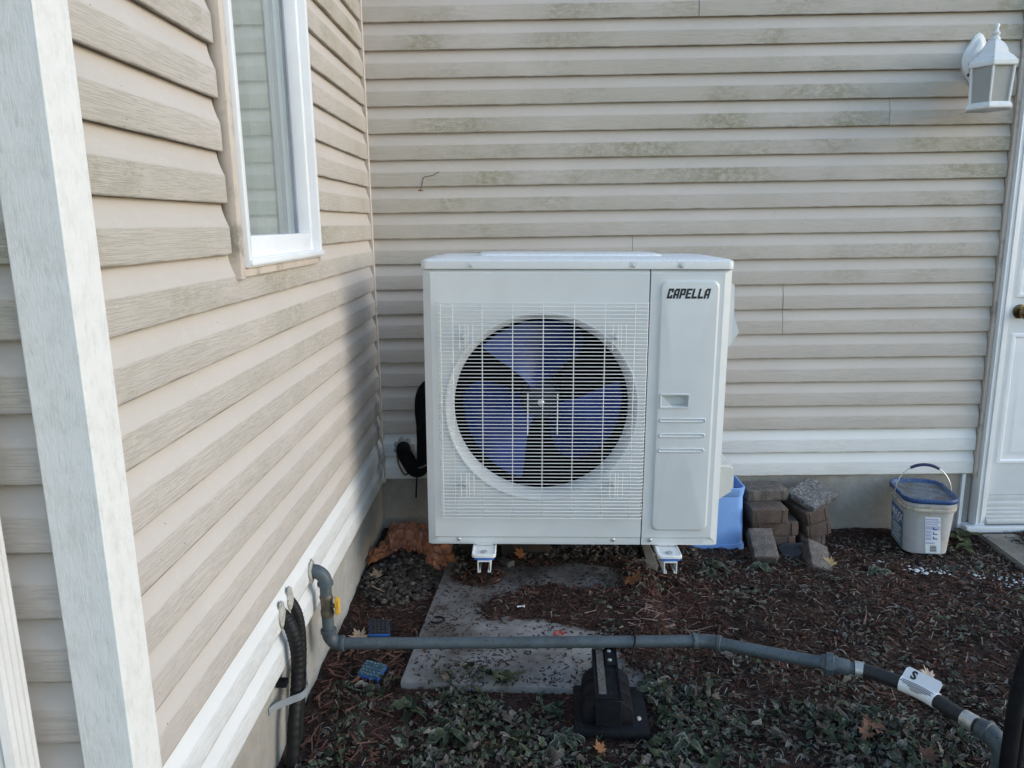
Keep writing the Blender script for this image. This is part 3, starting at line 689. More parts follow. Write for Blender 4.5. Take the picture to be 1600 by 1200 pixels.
# dark interior
bm = newbm(); prism(bm, [(0.03, 0.05), (0.735, 0.05), (0.735, 0.93), (0.03, 0.93)], 0.30, 0.305, 'y'); box(bm, 0.03, 0.034, 0.088, 0.30, .05, .93); box(bm, 0.731, 0.735, 0.088, 0.30, .05, .93)
box(bm, 0.034, 0.731, 0.088, 0.30, .05, .054); box(bm, 0.034, 0.731, 0.088, 0.30, .926, .93); obj('inner_casing', bm, M_black, ac, local=True)
bm = newbm(); lo = []
box(bm, 0.28, 0.31, 0.22, 0.29, 0.06, 0.92); box(bm, 0.475, 0.505, 0.22, 0.29, 0.06, 0.92); lathe(bm, [(0.062, 0), (0.062, 0.08)], (HC[0], 0.30, HC[1]), 24, Matrix.Rotation(R(90), 3, 'X'))
obj('motor_mount', bm, M_black, ac, smooth=40, local=True)
# back sheet
bm = newbm(); box(bm, 0.001, AW - 0.001, AD - 0.004, AD - 0.0005, 0.001, TOPZ); obj('back_panel', bm, M_ac, ac, local=True)
# fan: hub and three broad blades
M_hub = pbr('dark_hub', (0.012, 0.013, 0.03), 0.5, 0.2)
fan = obj('fan_hub', (lambda b: (lathe(b, [(0.01, 0.165), (0.052, 0.160), (0.066, 0.145), (0.070, 0.05), (0.07, 0.04)], (HC[0], 0.255, HC[1]), 32, Matrix.Rotation(R(90), 3, 'X')), b)[1])(newbm()), M_hub, ac, smooth=40, local=True)
bm = newbm(); lathe(bm, [(0.012, 0.0), (0.012, 0.008), (0.006, 0.011), (0.006, 0.02), (0.001, 0.022)], (HC[0], 0.0905, HC[1]), 12, Matrix.Rotation(R(90), 3, 'X')); obj('hub_nut', bm, M_steel, fan, smooth=40, local=True)
for base in (94, -26, -146):
    bm = newbm(); nr, na = 12, 14; G = []
    for i in range(nr + 1):
        f = i / nr; r = 0.055 + (0.281 - 0.055) * f
        lead = base + 26 + 16 * math.sin(f * 1.6); trail = base - 40 - 18 * f + 24 * (f ** 4)
        row = []
        for j in range(na + 1):
            g = j / na; a = R(lead + (trail - lead) * g)
            y = 0.095 + 0.135 * g - 0.020 * math.sin(g * math.pi) - 0.01 * f + 0.02 * (1 - f) * (g - 0.5)
            row.append(bm.verts.new((HC[0] + r * math.cos(a), y, HC[1] + r * math.sin(a))))
        G.append(row)
    for i in range(nr):
        for j in range(na): bm.faces.new((G[i][j], G[i][j + 1], G[i + 1][j + 1], G[i + 1][j]))
    solid(bm, 0.004)
    obj('fan_blade', bm, M_fan, fan, smooth=50, local=True)
# wire guard: one object per wire
GX0, GX1, GZ0, GZ1, GY = 0.050, 0.7375, 0.107, 0.846, -0.022
guard = obj('guard_rim', (lambda b: (tube(b, [(0.0588, GY + 0.003, GZ0 + .004), (0.0588, GY + 0.003, GZ1 - .004)], 0.0017, 6), b)[1])(newbm()), M_wire, ac, smooth=60, local=True)
bm = newbm(); r_ = 0.0013
tube(bm, [(GX0, -0.0005, 0), (GX0, GY + .006, 0), (GX0 + .002, GY + .002, 0), (GX0 + .006, GY, 0), (GX1 - .006, GY, 0), (GX1 - .002, GY + .002, 0), (GX1, GY + .006, 0), (GX1, -0.0005, 0)], r_, 6)
hw = bpy.data.meshes.new('wire'); 
for f in bm.faces: f.smooth = True
bm.to_mesh(hw); bm.free(); hw.materials.append(M_wire)
NW = 61; clipz = (0.733, 0.226)
for i in range(NW):
    z = GZ0 + (GZ1 - GZ0) * i / (NW - 1)
    o = link('guard_wire', hw, None, guard); o.location = (0, 0, z)
bm = newbm(); tube(bm, [(0, GY + .0025, GZ0 + .001), (0, GY + .0025, GZ1 - .001)], 0.0015, 6)
for f in bm.faces: f.smooth = True
vw = bpy.data.meshes.new('upright_wire'); bm.to_mesh(vw); bm.free(); vw.materials.append(M_wire)
for x in (0.7345, 0.0988, 0.1948, 0.2948, 0.3948, 0.4958, 0.5968, 0.6939):
    o = link('upright_wire', vw, None, guard); o.location = (x, 0, 0)
for x in (0.3455, 0.4445):
    bm = newbm(); tube(bm, [(x, GY + .0025, 0.405), (x, GY + .0025, 0.545)], 0.0017, 6); obj('short_wire', bm, M_wire, guard, smooth=60, local=True)
for cx_, cz_ in ((0.140, 0.733), (0.641, 0.734), (0.139, 0.2255), (0.6445, 0.227)):
    for dx in (-0.019, -0.001, 0.008, 0.024):
        bm = newbm(); tube(bm, [(cx_ + dx, GY + .0025, cz_ - .043), (cx_ + dx, GY + .0025, cz_ + .043)], 0.0016, 6); obj('short_wire', bm, M_wire, guard, smooth=60, local=True)
    bm = newbm(); lathe(bm, [(0.009, 0), (0.009, 0.012), (0.006, 0.020), (0.001, 0.021)], (cx_ - .008, -0.0005, cz_), 14, Matrix.Rotation(R(90), 3, 'X')); cl = obj('guard_clip', bm, M_ac, guard, smooth=40, local=True)
    bm = newbm(); lathe(bm, [(0.005, 0), (0.005, 0.002), (0.001, 0.003)], (cx_ - .008, -0.0215, cz_), 10, Matrix.Rotation(R(90), 3, 'X')); obj('screw', bm, M_steel, cl, smooth=40, local=True)
# side handle and valve cover on the right flank
bm = newbm()
loft(bm, [[(AW + o, y, z) for y, z in ((0.018 + i, 0.70 + i), (0.018 + i, 0.905 - i), (0.19 - i, 0.905 - i), (0.19 - i, 0.70 + i))] for o, i in ((-0.001, 0.0), (0.012, 0.002))])
prism(bm, [(AW + 0.0005, 0.905), (AW + 0.015, 0.900), (AW + 0.015, 0.800), (AW + 0.036, 0.752), (AW + 0.036, 0.744), (AW + 0.0005, 0.690)], 0.022, 0.18, 'y')
bmesh.ops.bevel(bm, geom=[e for e in bm.edges if e.calc_length() > .02], offset=0.002, segments=2, affect='EDGES')
obj('side_handle', bm, M_ac, ac, smooth=40, local=True)
bm = newbm()
prism(bm, [(AW - .002, 0.265), (AW + 0.064, 0.262), (AW + 0.074, 0.250), (AW + 0.074, 0.165), (AW - .002, 0.112)], 0.10, 0.30, 'y')
bmesh.ops.bevel(bm, geom=[e for e in bm.edges], offset=0.008, segments=3, affect='EDGES')
vc = obj('valve_cover', bm, pbr('valve_cover_plastic', (0.60, 0.60, 0.57), 0.5, 0.03, bump=0.0003, bs=200), ac, smooth=40, local=True)
bm = newbm(); prism(bm, [(AW + .03, 0.262), (AW + .036, 0.285), (AW + .040, 0.285), (AW + .056, 0.262)], 0.24, 0.246, 'y'); obj('cover_clip', bm, M_ac, vc, local=True)
# feet and wall brackets
for x in (0.197, 0.832):
    bm = newbm(); lo = []
    for d, z in ((0.0, -0.016), (0.0, -0.008), (0.003, -0.005), (0.008, -0.007), (0.012, -0.0075)):
        lo.append([(a, b, z) for a, b in rrect(x - .041 + d, x + .041 - d, -0.075 + d, 0.40 - d, 0.012 - min(d, .008), 3)])
    loft(bm, lo); box(bm, x - .030, x + .030, 0.010, 0.39, -0.0055, -0.0002); ft = obj('foot', bm, M_bracket, ac, smooth=35, local=True)
    bm = newbm(); lathe(bm, [(0.013, 0), (0.013, 0.0012), (0.0105, 0.0018), (0.0105, 0.0052), (0.001, 0.0054)], (x, -0.047, -0.0074), 6); obj('bolt_head', bm, M_steel, ft, local=True)
for i, x in enumerate((0.279 + 0.198, 0.279 + 0.832)):
    zt = -0.0235 - 0.016 - (x - 0.279) * math.tan(R(0.85))
    br = thing('wall_bracket', ('white wall bracket carrying the left foot of the outdoor unit', 'white wall bracket carrying the right foot of the outdoor unit')[i], 'bracket', (x, -0.3, zt - 0.055), group='brackets under the outdoor unit')
    bm = newbm(); box(bm, x - .034, x + .034, -0.722, -0.30, zt - 0.0095, zt - 0.0015 - 0.0003, .002); obj('rubber_pad', bm, M_bluepad, br, smooth=40)
    bm = newbm(); zb = zt - 0.052; z2 = zt - 0.0105; hw_ = 0.0225; th = 0.003
    U = [(-hw_, zb), (-hw_, z2), (hw_, z2), (hw_, zb), (hw_ - .010, zb), (hw_ - .010, zb + .009), (hw_ - .007, zb + .009), (hw_ - .007, zb + .0035), (hw_ - th, zb + .0035), (hw_ - th, z2 - th), (-hw_ + th, z2 - th), (-hw_ + th, zb + .0035), (-hw_ + .007, zb + .0035), (-hw_ + .007, zb + .009), (-hw_ + .010, zb + .009), (-hw_ + .010, zb)]
    prism(bm, [(x + a, b) for a, b in U], -0.728, -0.066, 'y'); obj('rail', bm, M_bracket, br)
    bm = newbm(); box(bm, x - .02, x + .02, -0.065, -0.016, zt - 0.055, 0.42, .002); obj('upright', bm, M_bracket, br, smooth=40)
    bm = newbm(); box(bm, x - 0.3 if i else x - .1, x + .1 if i else x + .3, -0.064, -0.0165, 0.4205, 0.45, .002); obj('cross_bar', bm, M_bracket, br, smooth=40)

# ------------------------------------------------------------------ insulated line set behind the unit
ls = thing('insulated_line_set', 'black foam insulated pipes looping from the wall to behind the unit', 'pipe', (0.19, -0.12, 0.05))
bm = newbm(); tube(bm, smooth_path([(0.105, 0.0, 0.140), (0.108, -0.05, 0.138), (0.128, -0.09, 0.115), (0.165, -0.12, 0.075), (0.20, -0.125, 0.10), (0.208, -0.125, 0.20), (0.207, -0.125, 0.288)], 6), 0.031, 16); obj('lower_sleeve', bm, M_foam, ls, smooth=60)
bm = newbm(); tube(bm, smooth_path([(0.207, -0.125, 0.288), (0.205, -0.125, 0.34), (0.215, -0.125, 0.40), (0.25, -0.13, 0.435), (0.32, -0.15, 0.44), (0.38, -0.17, 0.42)], 6), 0.032, 16); obj('upper_sleeve', bm, M_foam, ls, smooth=60)
bm = newbm(); tube(bm, smooth_path([(0.085, -0.018, 0.145), (0.078, -0.03, 0.125), (0.082, -0.035, 0.075), (0.105, -0.05, 0.035), (0.125, -0.08, 0.045), (0.14, -0.1, 0.075), (0.19, -0.155, 0.095), (0.225, -0.15, 0.11)], 6), 0.004, 8); obj('control_cable', bm, pbr('grey_cable', (0.09, 0.09, 0.085), 0.5), ls, smooth=60)
bm = newbm(); tube(bm, [(0.175, -0.14, 0.065), (0.172, -0.15, 0.02), (0.168, -0.152, -0.035)], 0.0035, 6); obj('loose_tie', bm, M_rubber, ls, smooth=60)
bm = newbm(); bmesh.ops.create_icosphere(bm, subdivisions=4, radius=1.0)
for v in bm.verts:
    k = 1 + 0.35 * mnoise.noise(v.co * 2.3) + 0.15 * mnoise.noise(v.co * 6)
    v.co = Vector((0.105 + v.co.x * 0.042 * k, -0.019 + v.co.y * 0.012, 0.140 + v.co.z * 0.04 * k))
obj('sealant_collar', bm, M_seal, ls, smooth=180)

# ------------------------------------------------------------------ gas pipe, valve, union, hose
PZ, PY, PX, PR = -0.095, -1.172, 0.056, 0.0165
gp = thing('gas_pipe', 'grey gas pipe from the left wall running low across the foreground', 'pipe', (0.6, PY, PZ - PR))
ez = 0.112
def fit(name, path, r, m=M_pipe, seg=20, parent=gp): 
    bm = newbm(); tube(bm, path, r, seg); return obj(name, bm, m, parent, smooth=45)
fit('wall_stub', [(0.0, PY, ez + .016), (0.022, PY, ez + .016)], PR)
def collar(p, d, r=0.0215, l=0.014, name='collar', parent=None, m=M_pipe):
    p, d = Vector(p), Vector(d).normalized(); prof = [(-.5, 0.9), (-.35, 1), (.35, 1), (.5, 0.9)]
    bm = newbm(); tube(bm, [p + d * l * a for a, _ in prof], [r * k for _, k in prof], 20); return obj(name, bm, m, parent or gp, smooth=50)
e1 = fit('elbow', arc((0.022, PY, ez - .018), (0, 0, 1), (1, 0, 0), 0.034, 0, 90, 10), 0.0195); collar((0.020, PY, ez + .016), (1, 0, 0), .0225, .012, parent=e1); collar((0.056, PY, ez - .022), (0, 0, 1), .0225, .012, parent=e1)
fit('riser', [(PX, PY, ez - .02), (PX, PY, 0.055)], PR); 
vb = fit('valve', [(PX, PY, 0.058), (PX, PY, 0.052), (PX, PY, 0.046), (PX, PY, 0.040), (PX, PY, 0.012), (PX, PY, 0.006), (PX, PY, -0.004), (PX, PY, -0.012)], [.017, .0195, .0195, .0175, .0175, .0195, .0195, .017], M_valve, 8)
bm = newbm(); tube(bm, [(PX + .012, PY - .004, 0.026), (PX + .030, PY - .010, 0.026)], 0.006, 10); obj('stem', bm, M_valve, vb, smooth=40)
bm = newbm(); prism(bm, [(PY - .022, 0.004), (PY - .002, 0.002), (PY + .002, 0.016), (PY - .002, 0.028), (PY + .003, 0.044), (PY - .008, 0.054), (PY - .022, 0.050), (PY - .020, 0.030), (PY - .024, 0.016)], PX + .028, PX + .038, 'x')
bmesh.ops.bevel(bm, geom=bm.edges[:], offset=0.002, segments=2, affect='EDGES'); obj('handle', bm, M_yellow, vb, smooth=40)
fit('riser', [(PX, PY, -0.010), (PX, PY, PZ + .034)], PR)
e2 = fit('elbow', arc((PX + .034, PY, PZ + .034), (-1, 0, 0), (0, 0, -1), 0.034, 0, 90, 10), 0.0195); collar((PX, PY, PZ + .040), (0, 0, 1), .0225, .012, parent=e2); collar((PX + .038, PY, PZ), (1, 0, 0), .0225, .012, parent=e2)
P1 = Vector((1.128, PY, PZ)); P2 = Vector((1.412, -1.285, PZ)); d1 = (P2 - P1).normalized()
fit('long_run', [(PX + .036, PY, PZ), (0.3, PY, PZ - .0005), (0.6, PY, PZ - .001), (0.9, PY, PZ - .0005), (1.10, PY, PZ)], PR)
e3 = fit('bend_fitting', [(1.088, PY, PZ), (1.112, PY, PZ), (1.124, PY - .0006, PZ), P1 + d1 * .006, P1 + d1 * .016, P1 + d1 * .042], [.0195] * 6); collar((1.094, PY, PZ), (1, 0, 0), .0232, .012, parent=e3); collar(P1 + d1 * .034, d1, .0225, .012, parent=e3)
fit('angled_run', [P1 + d1 * .03, P2], PR)
bm = newbm(); tube(bm, [P2 - d1 * .004, P2 + d1 * .006, P2 + d1 * .008, P2 + d1 * .026, P2 + d1 * .028, P2 + d1 * .034], [.021, .0245, .031, .031, .0235, .0225], 8); un = obj('union_nut', bm, M_pipe, gp)
fit('nipple', [P2 + d1 * .03, P2 + d1 * .064, P2 + d1 * .068, P2 + d1 * .078], [.0215, .0205, .0165, .0165], M_pipe)
hp = smooth_path([P2 + d1 * .078, P2 + d1 * .10, (1.545, -1.350, PZ), (1.605, -1.412, PZ - .001), (1.644, -1.49, PZ - .002), (1.662, -1.528, PZ - .002), (1.676, -1.556, PZ - .002)], 6)
fit('gas_hose', hp, 0.0178, M_hose)
def sub(path, a, b): 
    n = len(path) - 1; return path[int(a * n):int(b * n) + 1]
fit('ferrule', sub(hp, 0.0, 0.17), 0.0205, M_ferrule); fit('ferrule', sub(hp, 0.80, 0.93), 0.0208, M_ferrule)
tg = fit('paper_tag', sub(hp, 0.42, 0.60), 0.0196, M_tag, 24)
tf = frames(sub(hp, 0.42, 0.60)); pA, pB = tf[0][0], tf[-1][0]; ax = (pB - pA).normalized(); sd_ = Vector((ax.y, -ax.x, 0)); sd_ = -sd_ if sd_.y < 0 else sd_
bm = newbm(); fl = [pA + Vector((0, 0, .0195)) + sd_ * .004, pB + Vector((0, 0, .0195)) + sd_ * .004]
o2 = sd_ * .022 + Vector((0, 0, 0.020))
quad = [fl[0], fl[1], fl[1] + o2 * 0.8, fl[1] + o2 - ax * .006, fl[0] + o2 + ax * .006, fl[0] + o2 * 0.8]
vq = [bm.verts.new(v) for v in quad]; f0 = bm.faces.new(vq); solid(bm, 0.0012); obj('tag_flap', bm, M_tag, tg)
nf = (fl[1] - fl[0]).cross(o2).normalized(); nf = -nf if nf.y > 0 else nf
def flat_text(body, size, org, u, v, nrm, parent, bold=0.0, lift=0.0012, m=M_ink, name='printed_text'):
    me = text_mesh(body, size, bold=bold); off = origin_of(parent)
    for vv in me.vertices: vv.co = Vector(org) + Vector(u) * vv.co.x + Vector(v) * vv.co.y + Vector(nrm) * lift - off
    me.name = name; return link(name, me, m, parent)
uu = ax; vv_ = o2.normalized()
flat_text('S', 0.030, fl[0] + ax * .018 + o2 * 0.12 + nf * .0006, uu, vv_, nf, tg, bold=0.0012)
def wrap_bars(path, r, rows, parent, m):
    bm = newbm()
    for ang, a, b in rows:
        F = frames(path); n = len(F) - 1; i0, i1 = int(a * n), max(int(a * n) + 1, int(b * n))
        for i in range(i0, i1):
            q = []
            for j, da in ((i, -0.045), (i + 1, -0.045), (i + 1, 0.045), (i, 0.045)):
                p, t_, n_, b_ = F[j]; a_ = R(ang) + da; up = Vector((0, 0, 1)); sd2 = t_.cross(up).normalized(); sd2 = sd2 if sd2.y < 0 else -sd2
                q.append(bm.verts.new(p + (up * math.sin(a_) + sd2 * math.cos(a_)) * r))
            bm.faces.new(q)
    return obj('printed_lines', bm, m, parent)
fine = sub(hp, 0.42, 0.60)
fp2 = smooth_path(fine, 5)
wrap_bars(fp2, 0.0204, [(66, .08, .95), (54, .05, .9), (43, .12, .95), (33, .25, .85), (22, .3, .7), (12, .35, .62)], tg, M_ink)
E1 = Vector((1.676, -1.556, PZ - .002)); dh = (Vector(hp[-1]) - Vector(hp[-3])).normalized(); dh.z = 0; dh.normalize()
c0 = E1 + dh * .010 - Vector((0, 0, .048))
e4 = fit('drop_elbow', [E1 - dh * .004] + arc(c0, (0, 0, 1), dh, 0.048, 0, 90, 10), 0.0235); tip = c0 + dh * .048
collar(E1 + dh * .004, dh, .0205, .014, parent=e4); collar(E1 + dh * .016, dh, .0262, .012, parent=e4)
fit('down_pipe', [tip, tip - Vector((0, 0, .12))], 0.0205)
for dz in (.006, .026, .040): collar(tip - Vector((0, 0, dz)), (0, 0, 1), .0265, .008, parent=e4)
bm = newbm(); bmesh.ops.create_icosphere(bm, subdivisions=3, radius=1.0)
for v in bm.verts:
    k = 1 + 0.3 * mnoise.noise(v.co * 3); v.co = Vector((0.019 + v.co.x * .009, PY + v.co.y * .029 * k, ez + .014 + v.co.z * .033 * k))
obj('sealant_collar', bm, M_seal, gp, smooth=180)

# ------------------------------------------------------------------ rubber pipe support
ps = thing('pipe_support', 'black rubber pipe support block with metal channel under the gas pipe', 'pipe support', (0.83, -1.32, -0.215), (0, 0, R(-3)))
bm = newbm(); box(bm, -0.088, 0.104, -0.112, 0.085, 0.0, 0.024, .006); obj('base', bm, M_rubber_frost, ps, smooth=40, local=True)
bm = newbm()
for k, (y0, y1) in enumerate(((-0.085, -0.035), (-0.030, 0.020), (0.025, 0.075))):
    pr = []
    for i in range(17):
        a = math.pi * i / 16; pr.append((0.063 * math.cos(a) * (1 if abs(math.cos(a)) < .9 else 1.05), 0.024 + 0.070 * math.sin(a) ** 0.6))
    prism(bm, pr, y0, y1, 'y')
bmesh.ops.bevel(bm, geom=[e for e in bm.edges if abs(e.verts[0].co.y - e.verts[1].co.y) < 1e-5], offset=0.003, segments=1, affect='EDGES')
prism(bm, [(-.055, .0245), (.055, .0245), (.045, .075), (-.045, .075)], -0.08, 0.07, 'y')
obj('ribbed_block', bm, M_rubber, ps, smooth=50, local=True)
bm = newbm(); pts = [(-.034, -.097), (.034, -.097), (.034, -.030)]
prism(bm, [(-0.034, 0.0245), (0.034, 0.0245), (0.034, 0.098), (-0.034, 0.098)], -0.095, 0.148, 'y'); bmesh.ops.bevel(bm, geom=bm.edges[:], offset=0.002, segments=1, affect='EDGES')
obj('channel_body', bm, M_rubber_frost, ps, smooth=40, local=True)
bm = newbm(); box(bm, -0.034, -0.030, -0.094, 0.147, 0.0985, 0.104, .0008); box(bm, 0.030, 0.034, -0.094, 0.147, 0.0985, 0.104, .0008); box(bm, -0.0295, 0.0295, -0.094, -0.090, 0.0985, 0.104, .0008); obj('channel_lip', bm, M_rubber, ps, local=True)
bm = newbm(); box(bm, -0.024, -0.004, -0.070, 0.146, 0.0985, 0.1005, .0006); cs = obj('slotted_strip', bm, pbr('frosted_steel', (0.09, 0.082, 0.07), 0.6, 0.3, vs=70, metal=0.3, dirt=(0.06, 0.05, 0.04), ds=60, frost=0.1, fs=800), ps, local=True)
bm = newbm(); box(bm, 0.001, 0.029, 0.060, 0.146, 0.0985, 0.103, .001); pl = obj('clamp_plate', bm, M_rubber, ps, local=True)
for y in (0.080, 0.125):
    bm = newbm(); lathe(bm, [(0.006, 0), (0.006, 0.003), (0.003, 0.005), (0.0005, 0.0055)], (0.013, y, 0.1031), 12); obj('rivet', bm, M_steel, pl, smooth=40, local=True)
bm = newbm(); lathe(bm, [(0.007, 0), (0.006, 0.004), (0.001, 0.006)], (0.080, -0.060, 0.0241), 10); obj('anchor_bolt', bm, M_steel, ps, smooth=40, local=True)
ct = obj('cable_tie', (lambda b: (tube(b, [(0.905, -1.246, -0.125), (0.915, -1.215, -0.100), (0.922, -1.196, -0.080), (0.925, -1.178, -0.076), (0.926, -1.16, -0.075), (0.9265, -1.146, -0.085), (0.93, -1.14, -0.07)], 0.0032, 6), b)[1])(newbm()), M_rubber, None, smooth=60, base=Vector((0.915, -1.19, -0.11)))
tag(ct, 'black cable tie round the grey gas pipe beside the rubber support', 'cable tie')

# ------------------------------------------------------------------ two black conduits on the left wall
def conduit(pts, label, r=0.0155):
    path = smooth_path(pts, 26); n = len(path)
    t_ = thing('black_conduit', label, 'conduit', (pts[-1][0], pts[-1][1], -0.23), group='black conduits on the left wall')
    bm = newbm(); tube(bm, path, [r * (1 + 0.028 * math.sin(i * 1.3)) for i in range(n)], 18); obj('sleeve', bm, M_conduit, t_, smooth=60); return t_
c1 = conduit([(-0.005, -1.418, 0.135), (0.018, -1.422, 0.128), (0.040, -1.432, 0.090), (0.048, -1.432, 0.02), (0.046, -1.452, -0.06), (0.044, -1.49, -0.14), (0.04, -1.52, -0.26)], 'near thick black conduit dropping from the white siding to the ground', 0.0165)
c2 = conduit([(-0.005, -1.352, 0.140), (0.016, -1.355, 0.130), (0.033, -1.358, 0.09), (0.038, -1.365, 0.02), (0.036, -1.385, -0.07), (0.034, -1.415, -0.16), (0.03, -1.43, -0.26)], 'far thinner black conduit behind the thick one on the left wall', 0.0135)
for t_, y, z, sz in ((c1, -1.425, 0.128, 1.0), (c2, -1.357, 0.136, 0.9)):
    bm = newbm(); bmesh.ops.create_icosphere(bm, subdivisions=3, radius=1.0)
    for v in bm.verts:
        k = 1 + 0.35 * mnoise.noise(v.co * 2.6 + Vector((y, 0, 0))); v.co = Vector((0.018 + v.co.x * .009, y - .012 + v.co.y * .022 * k * sz, z + .010 + v.co.z * .034 * k * sz))
    obj('sealant_collar', bm, M_seal, t_, smooth=180)
bm = newbm(); hoop = [(0.0015, -1.536, -0.062), (0.004, -1.515, -0.062)] + [(0.045 + 0.024 * math.cos(a), -1.45 + 0.030 * math.sin(a), -0.061) for a in [R(-120 + 21 * i) for i in range(11)]]
hp2 = smooth_path([(0.0005, -1.530, -0.064), (0.012, -1.508, -0.063), (0.040, -1.486, -0.062), (0.064, -1.470, -0.060), (0.071, -1.445, -0.058), (0.062, -1.420, -0.056), (0.055, -1.395, -0.055), (0.035, -1.345, -0.054), (0.0005, -1.335, -0.054)], 5)
for a, b in zip(hp2, hp2[1:]):
    pass
A_, B_ = [], []
F = frames(hp2)
ring_ = []
for p, t__, n_, b_ in F:
    nrm_ = Vector((t__.y, -t__.x, 0)).normalized()
    ring_.append([bm.verts.new(p + nrm_ * u * .0012 + Vector((0, 0, w * .0095))) for u, w in ((-1, -1), (1, -1), (1, 1), (-1, 1))])
for a, b in zip(ring_, ring_[1:]):
    for k in range(4): bm.faces.new((a[k], a[(k + 1) % 4], b[(k + 1) % 4], b[k]))
bm.faces.new(ring_[0]); bm.faces.new(ring_[-1][::-1])
st = obj('conduit_strap', bm, M_strap, None, smooth=50, base=Vector((0.0, -1.43, -0.07))); tag(st, 'grey plastic strap holding the black conduits to the concrete foundation', 'strap')
bm = newbm(); box(bm, 0.002, 0.028, -1.475, -1.4505, -0.036, -0.022, .001); o = obj('cable_clip', bm, M_rubber, None, base=Vector((0.002, -1.46, -0.036))); tag(o, 'small black clip just above the grey strap on the foundation', 'clip')

# ------------------------------------------------------------------ wall lantern
ln = thing('wall_lantern', 'white six sided carriage lantern on the siding left of the door', 'wall lamp', (2.36, -0.02, 1.66))
LC = Vector((2.347, -0.155, 0)); PH = R(-118)
bm = newbm(); pts = []
for i in range(24):
    a = 2 * math.pi * i / 24; r = 1 + 0.10 * math.cos(4 * a); pts.append((2.362 + 0.052 * r * math.cos(a), 1.655 + 0.090 * r * math.sin(a)))
loft(bm, [[(2.362 + (x - 2.362) * k, y, 1.655 + (z - 1.655) * k) for x, z in pts] for k, y in ((1.0, -0.002), (1.0, -0.020), (0.9, -0.026), (0.78, -0.027), (0.6, -0.042), (0.3, -0.047))])
bp = obj('back_plate', bm, M_lamp, ln, smooth=35)
for z in (1.64, 1.60):
    bm = newbm(); lathe(bm, [(0.006, 0), (0.006, 0.004), (0.001, 0.006)], (2.330, -0.030, z), 10, Matrix.Rotation(R(90), 3, 'X')); obj('screw', bm, M_knob, bp, smooth=40)
bm = newbm(); tube(bm, smooth_path([(2.362, -0.04, 1.655), (2.36, -0.09, 1.675), (2.352, -0.13, 1.70), (2.347, -0.155, 1.708)], 5), [.024 - .0008 * i for i in range(16)], 14); obj('arm', bm, M_lamp, ln, smooth=60)
bm = newbm(); lathe(bm, [(0.086, 1.600), (0.088, 1.604), (0.088, 1.616), (0.081, 1.622), (0.070, 1.634), (0.052, 1.648), (0.046, 1.664), (0.034, 1.682), (0.020, 1.694), (0.016, 1.698)], LC, 6, None, PH); obj('cap', bm, M_lamp, ln)
bm = newbm(); lathe(bm, [(0.016, 1.698), (0.014, 1.706), (0.009, 1.711), (0.011, 1.716), (0.0145, 1.720), (0.011, 1.724), (0.0065, 1.730), (0.0075, 1.740), (0.0095, 1.747), (0.0075, 1.752), (0.001, 1.755)], LC, 20); obj('finial', bm, M_lamp, ln, smooth=50)
bm = newbm(); lathe(bm, [(0.070, 1.462), (0.082, 1.455), (0.084, 1.458), (0.084, 1.464), (0.078, 1.474), (0.073, 1.478)], LC, 6, None, PH); obj('base_tray', bm, M_lamp, ln)
hexr = lambda r, k, z: LC + Vector((r * math.cos(PH + k * math.pi / 3), r * math.sin(PH + k * math.pi / 3), z))
for k in range(6):
    bm = newbm(); tube(bm, [hexr(.070, k, 1.478), hexr(.077, k, 1.602)], 0.0052, 6); obj('post', bm, M_lamp, ln)
    bm = newbm(); q = [hexr(.068, k, 1.478), hexr(.068, k + 1, 1.478), hexr(.075, k + 1, 1.602), hexr(.075, k, 1.602)]
    f0 = bm.faces.new([bm.verts.new(v) for v in q]); solid(bm, 0.003); obj('glass_pane', bm, M_frost_glass, ln)

# ------------------------------------------------------------------ detergent pail by the door
BZ, BH, BC, BA = -0.254, 0.235, Vector((2.245, -0.165, 0)), R(-9)
pail = thing('plastic_pail', 'white plastic detergent pail with dirty navy lid and wire handle', 'bucket', (BC.x, BC.y, BZ), (0, 0, BA))
def sect(h, off=0.0, n=6):
    k = h / BH; hx, hy, r = 0.083 + 0.014 * k + off, 0.108 + 0.018 * k + off, 0.045 + 0.008 * k + off
    P = rrect(-hx, hx, -hy, hy, r, n); return P
bm = newbm()
loops = [[(x * .9, y * .9, 0.0) for x, y in sect(0)], [(x, y, 0.006) for x, y in sect(0)]] + [[(x, y, h) for x, y in sect(h)] for h in (0.05, 0.1, 0.15, 0.186)] + [[(x, y, h) for x, y in sect(h, 0.004)] for h in (0.188,)]
loops += [[(x, y, h) for x, y in sect(h, o)] for h, o in ((0.190, 0.006), (0.196, 0.006), (0.198, 0.002), (0.205, 0.002), (0.207, 0.006), (0.213, 0.006), (0.215, 0.002), (0.226, 0.002))]
loft(bm, loops); body = obj('body', bm, M_bucket, pail, smooth=40, local=True)
bm = newbm(); loft(bm, [[(x, y, h) for x, y in sect(h, o)] for h, o in ((0.1885, 0.0075), (0.1965, 0.0078), (0.199, 0.0045), (0.2055, 0.0045), (0.2075, 0.0078), (0.2135, 0.0078))], cap=False); obj('rim_band', bm, M_bucket_rim, pail, smooth=40, local=True)
bm = newbm(); loft(bm, [[(x, y, h) for x, y in sect(0.226, o)] for h, o in ((0.2225, 0.0065), (0.226, 0.009), (0.236, 0.0095), (0.241, 0.007), (0.242, 0.001), (0.239, -0.004), (0.229, -0.007), (0.2275, -0.010))], cap=False); lid = obj('lid', bm, M_lid, pail, smooth=50, local=True)
bm = newbm(); prism(bm, sect(0.226, -0.0075), 0.2262, 0.2290, 'z'); obj('lid_top', bm, M_lid_dirt, lid, local=True)
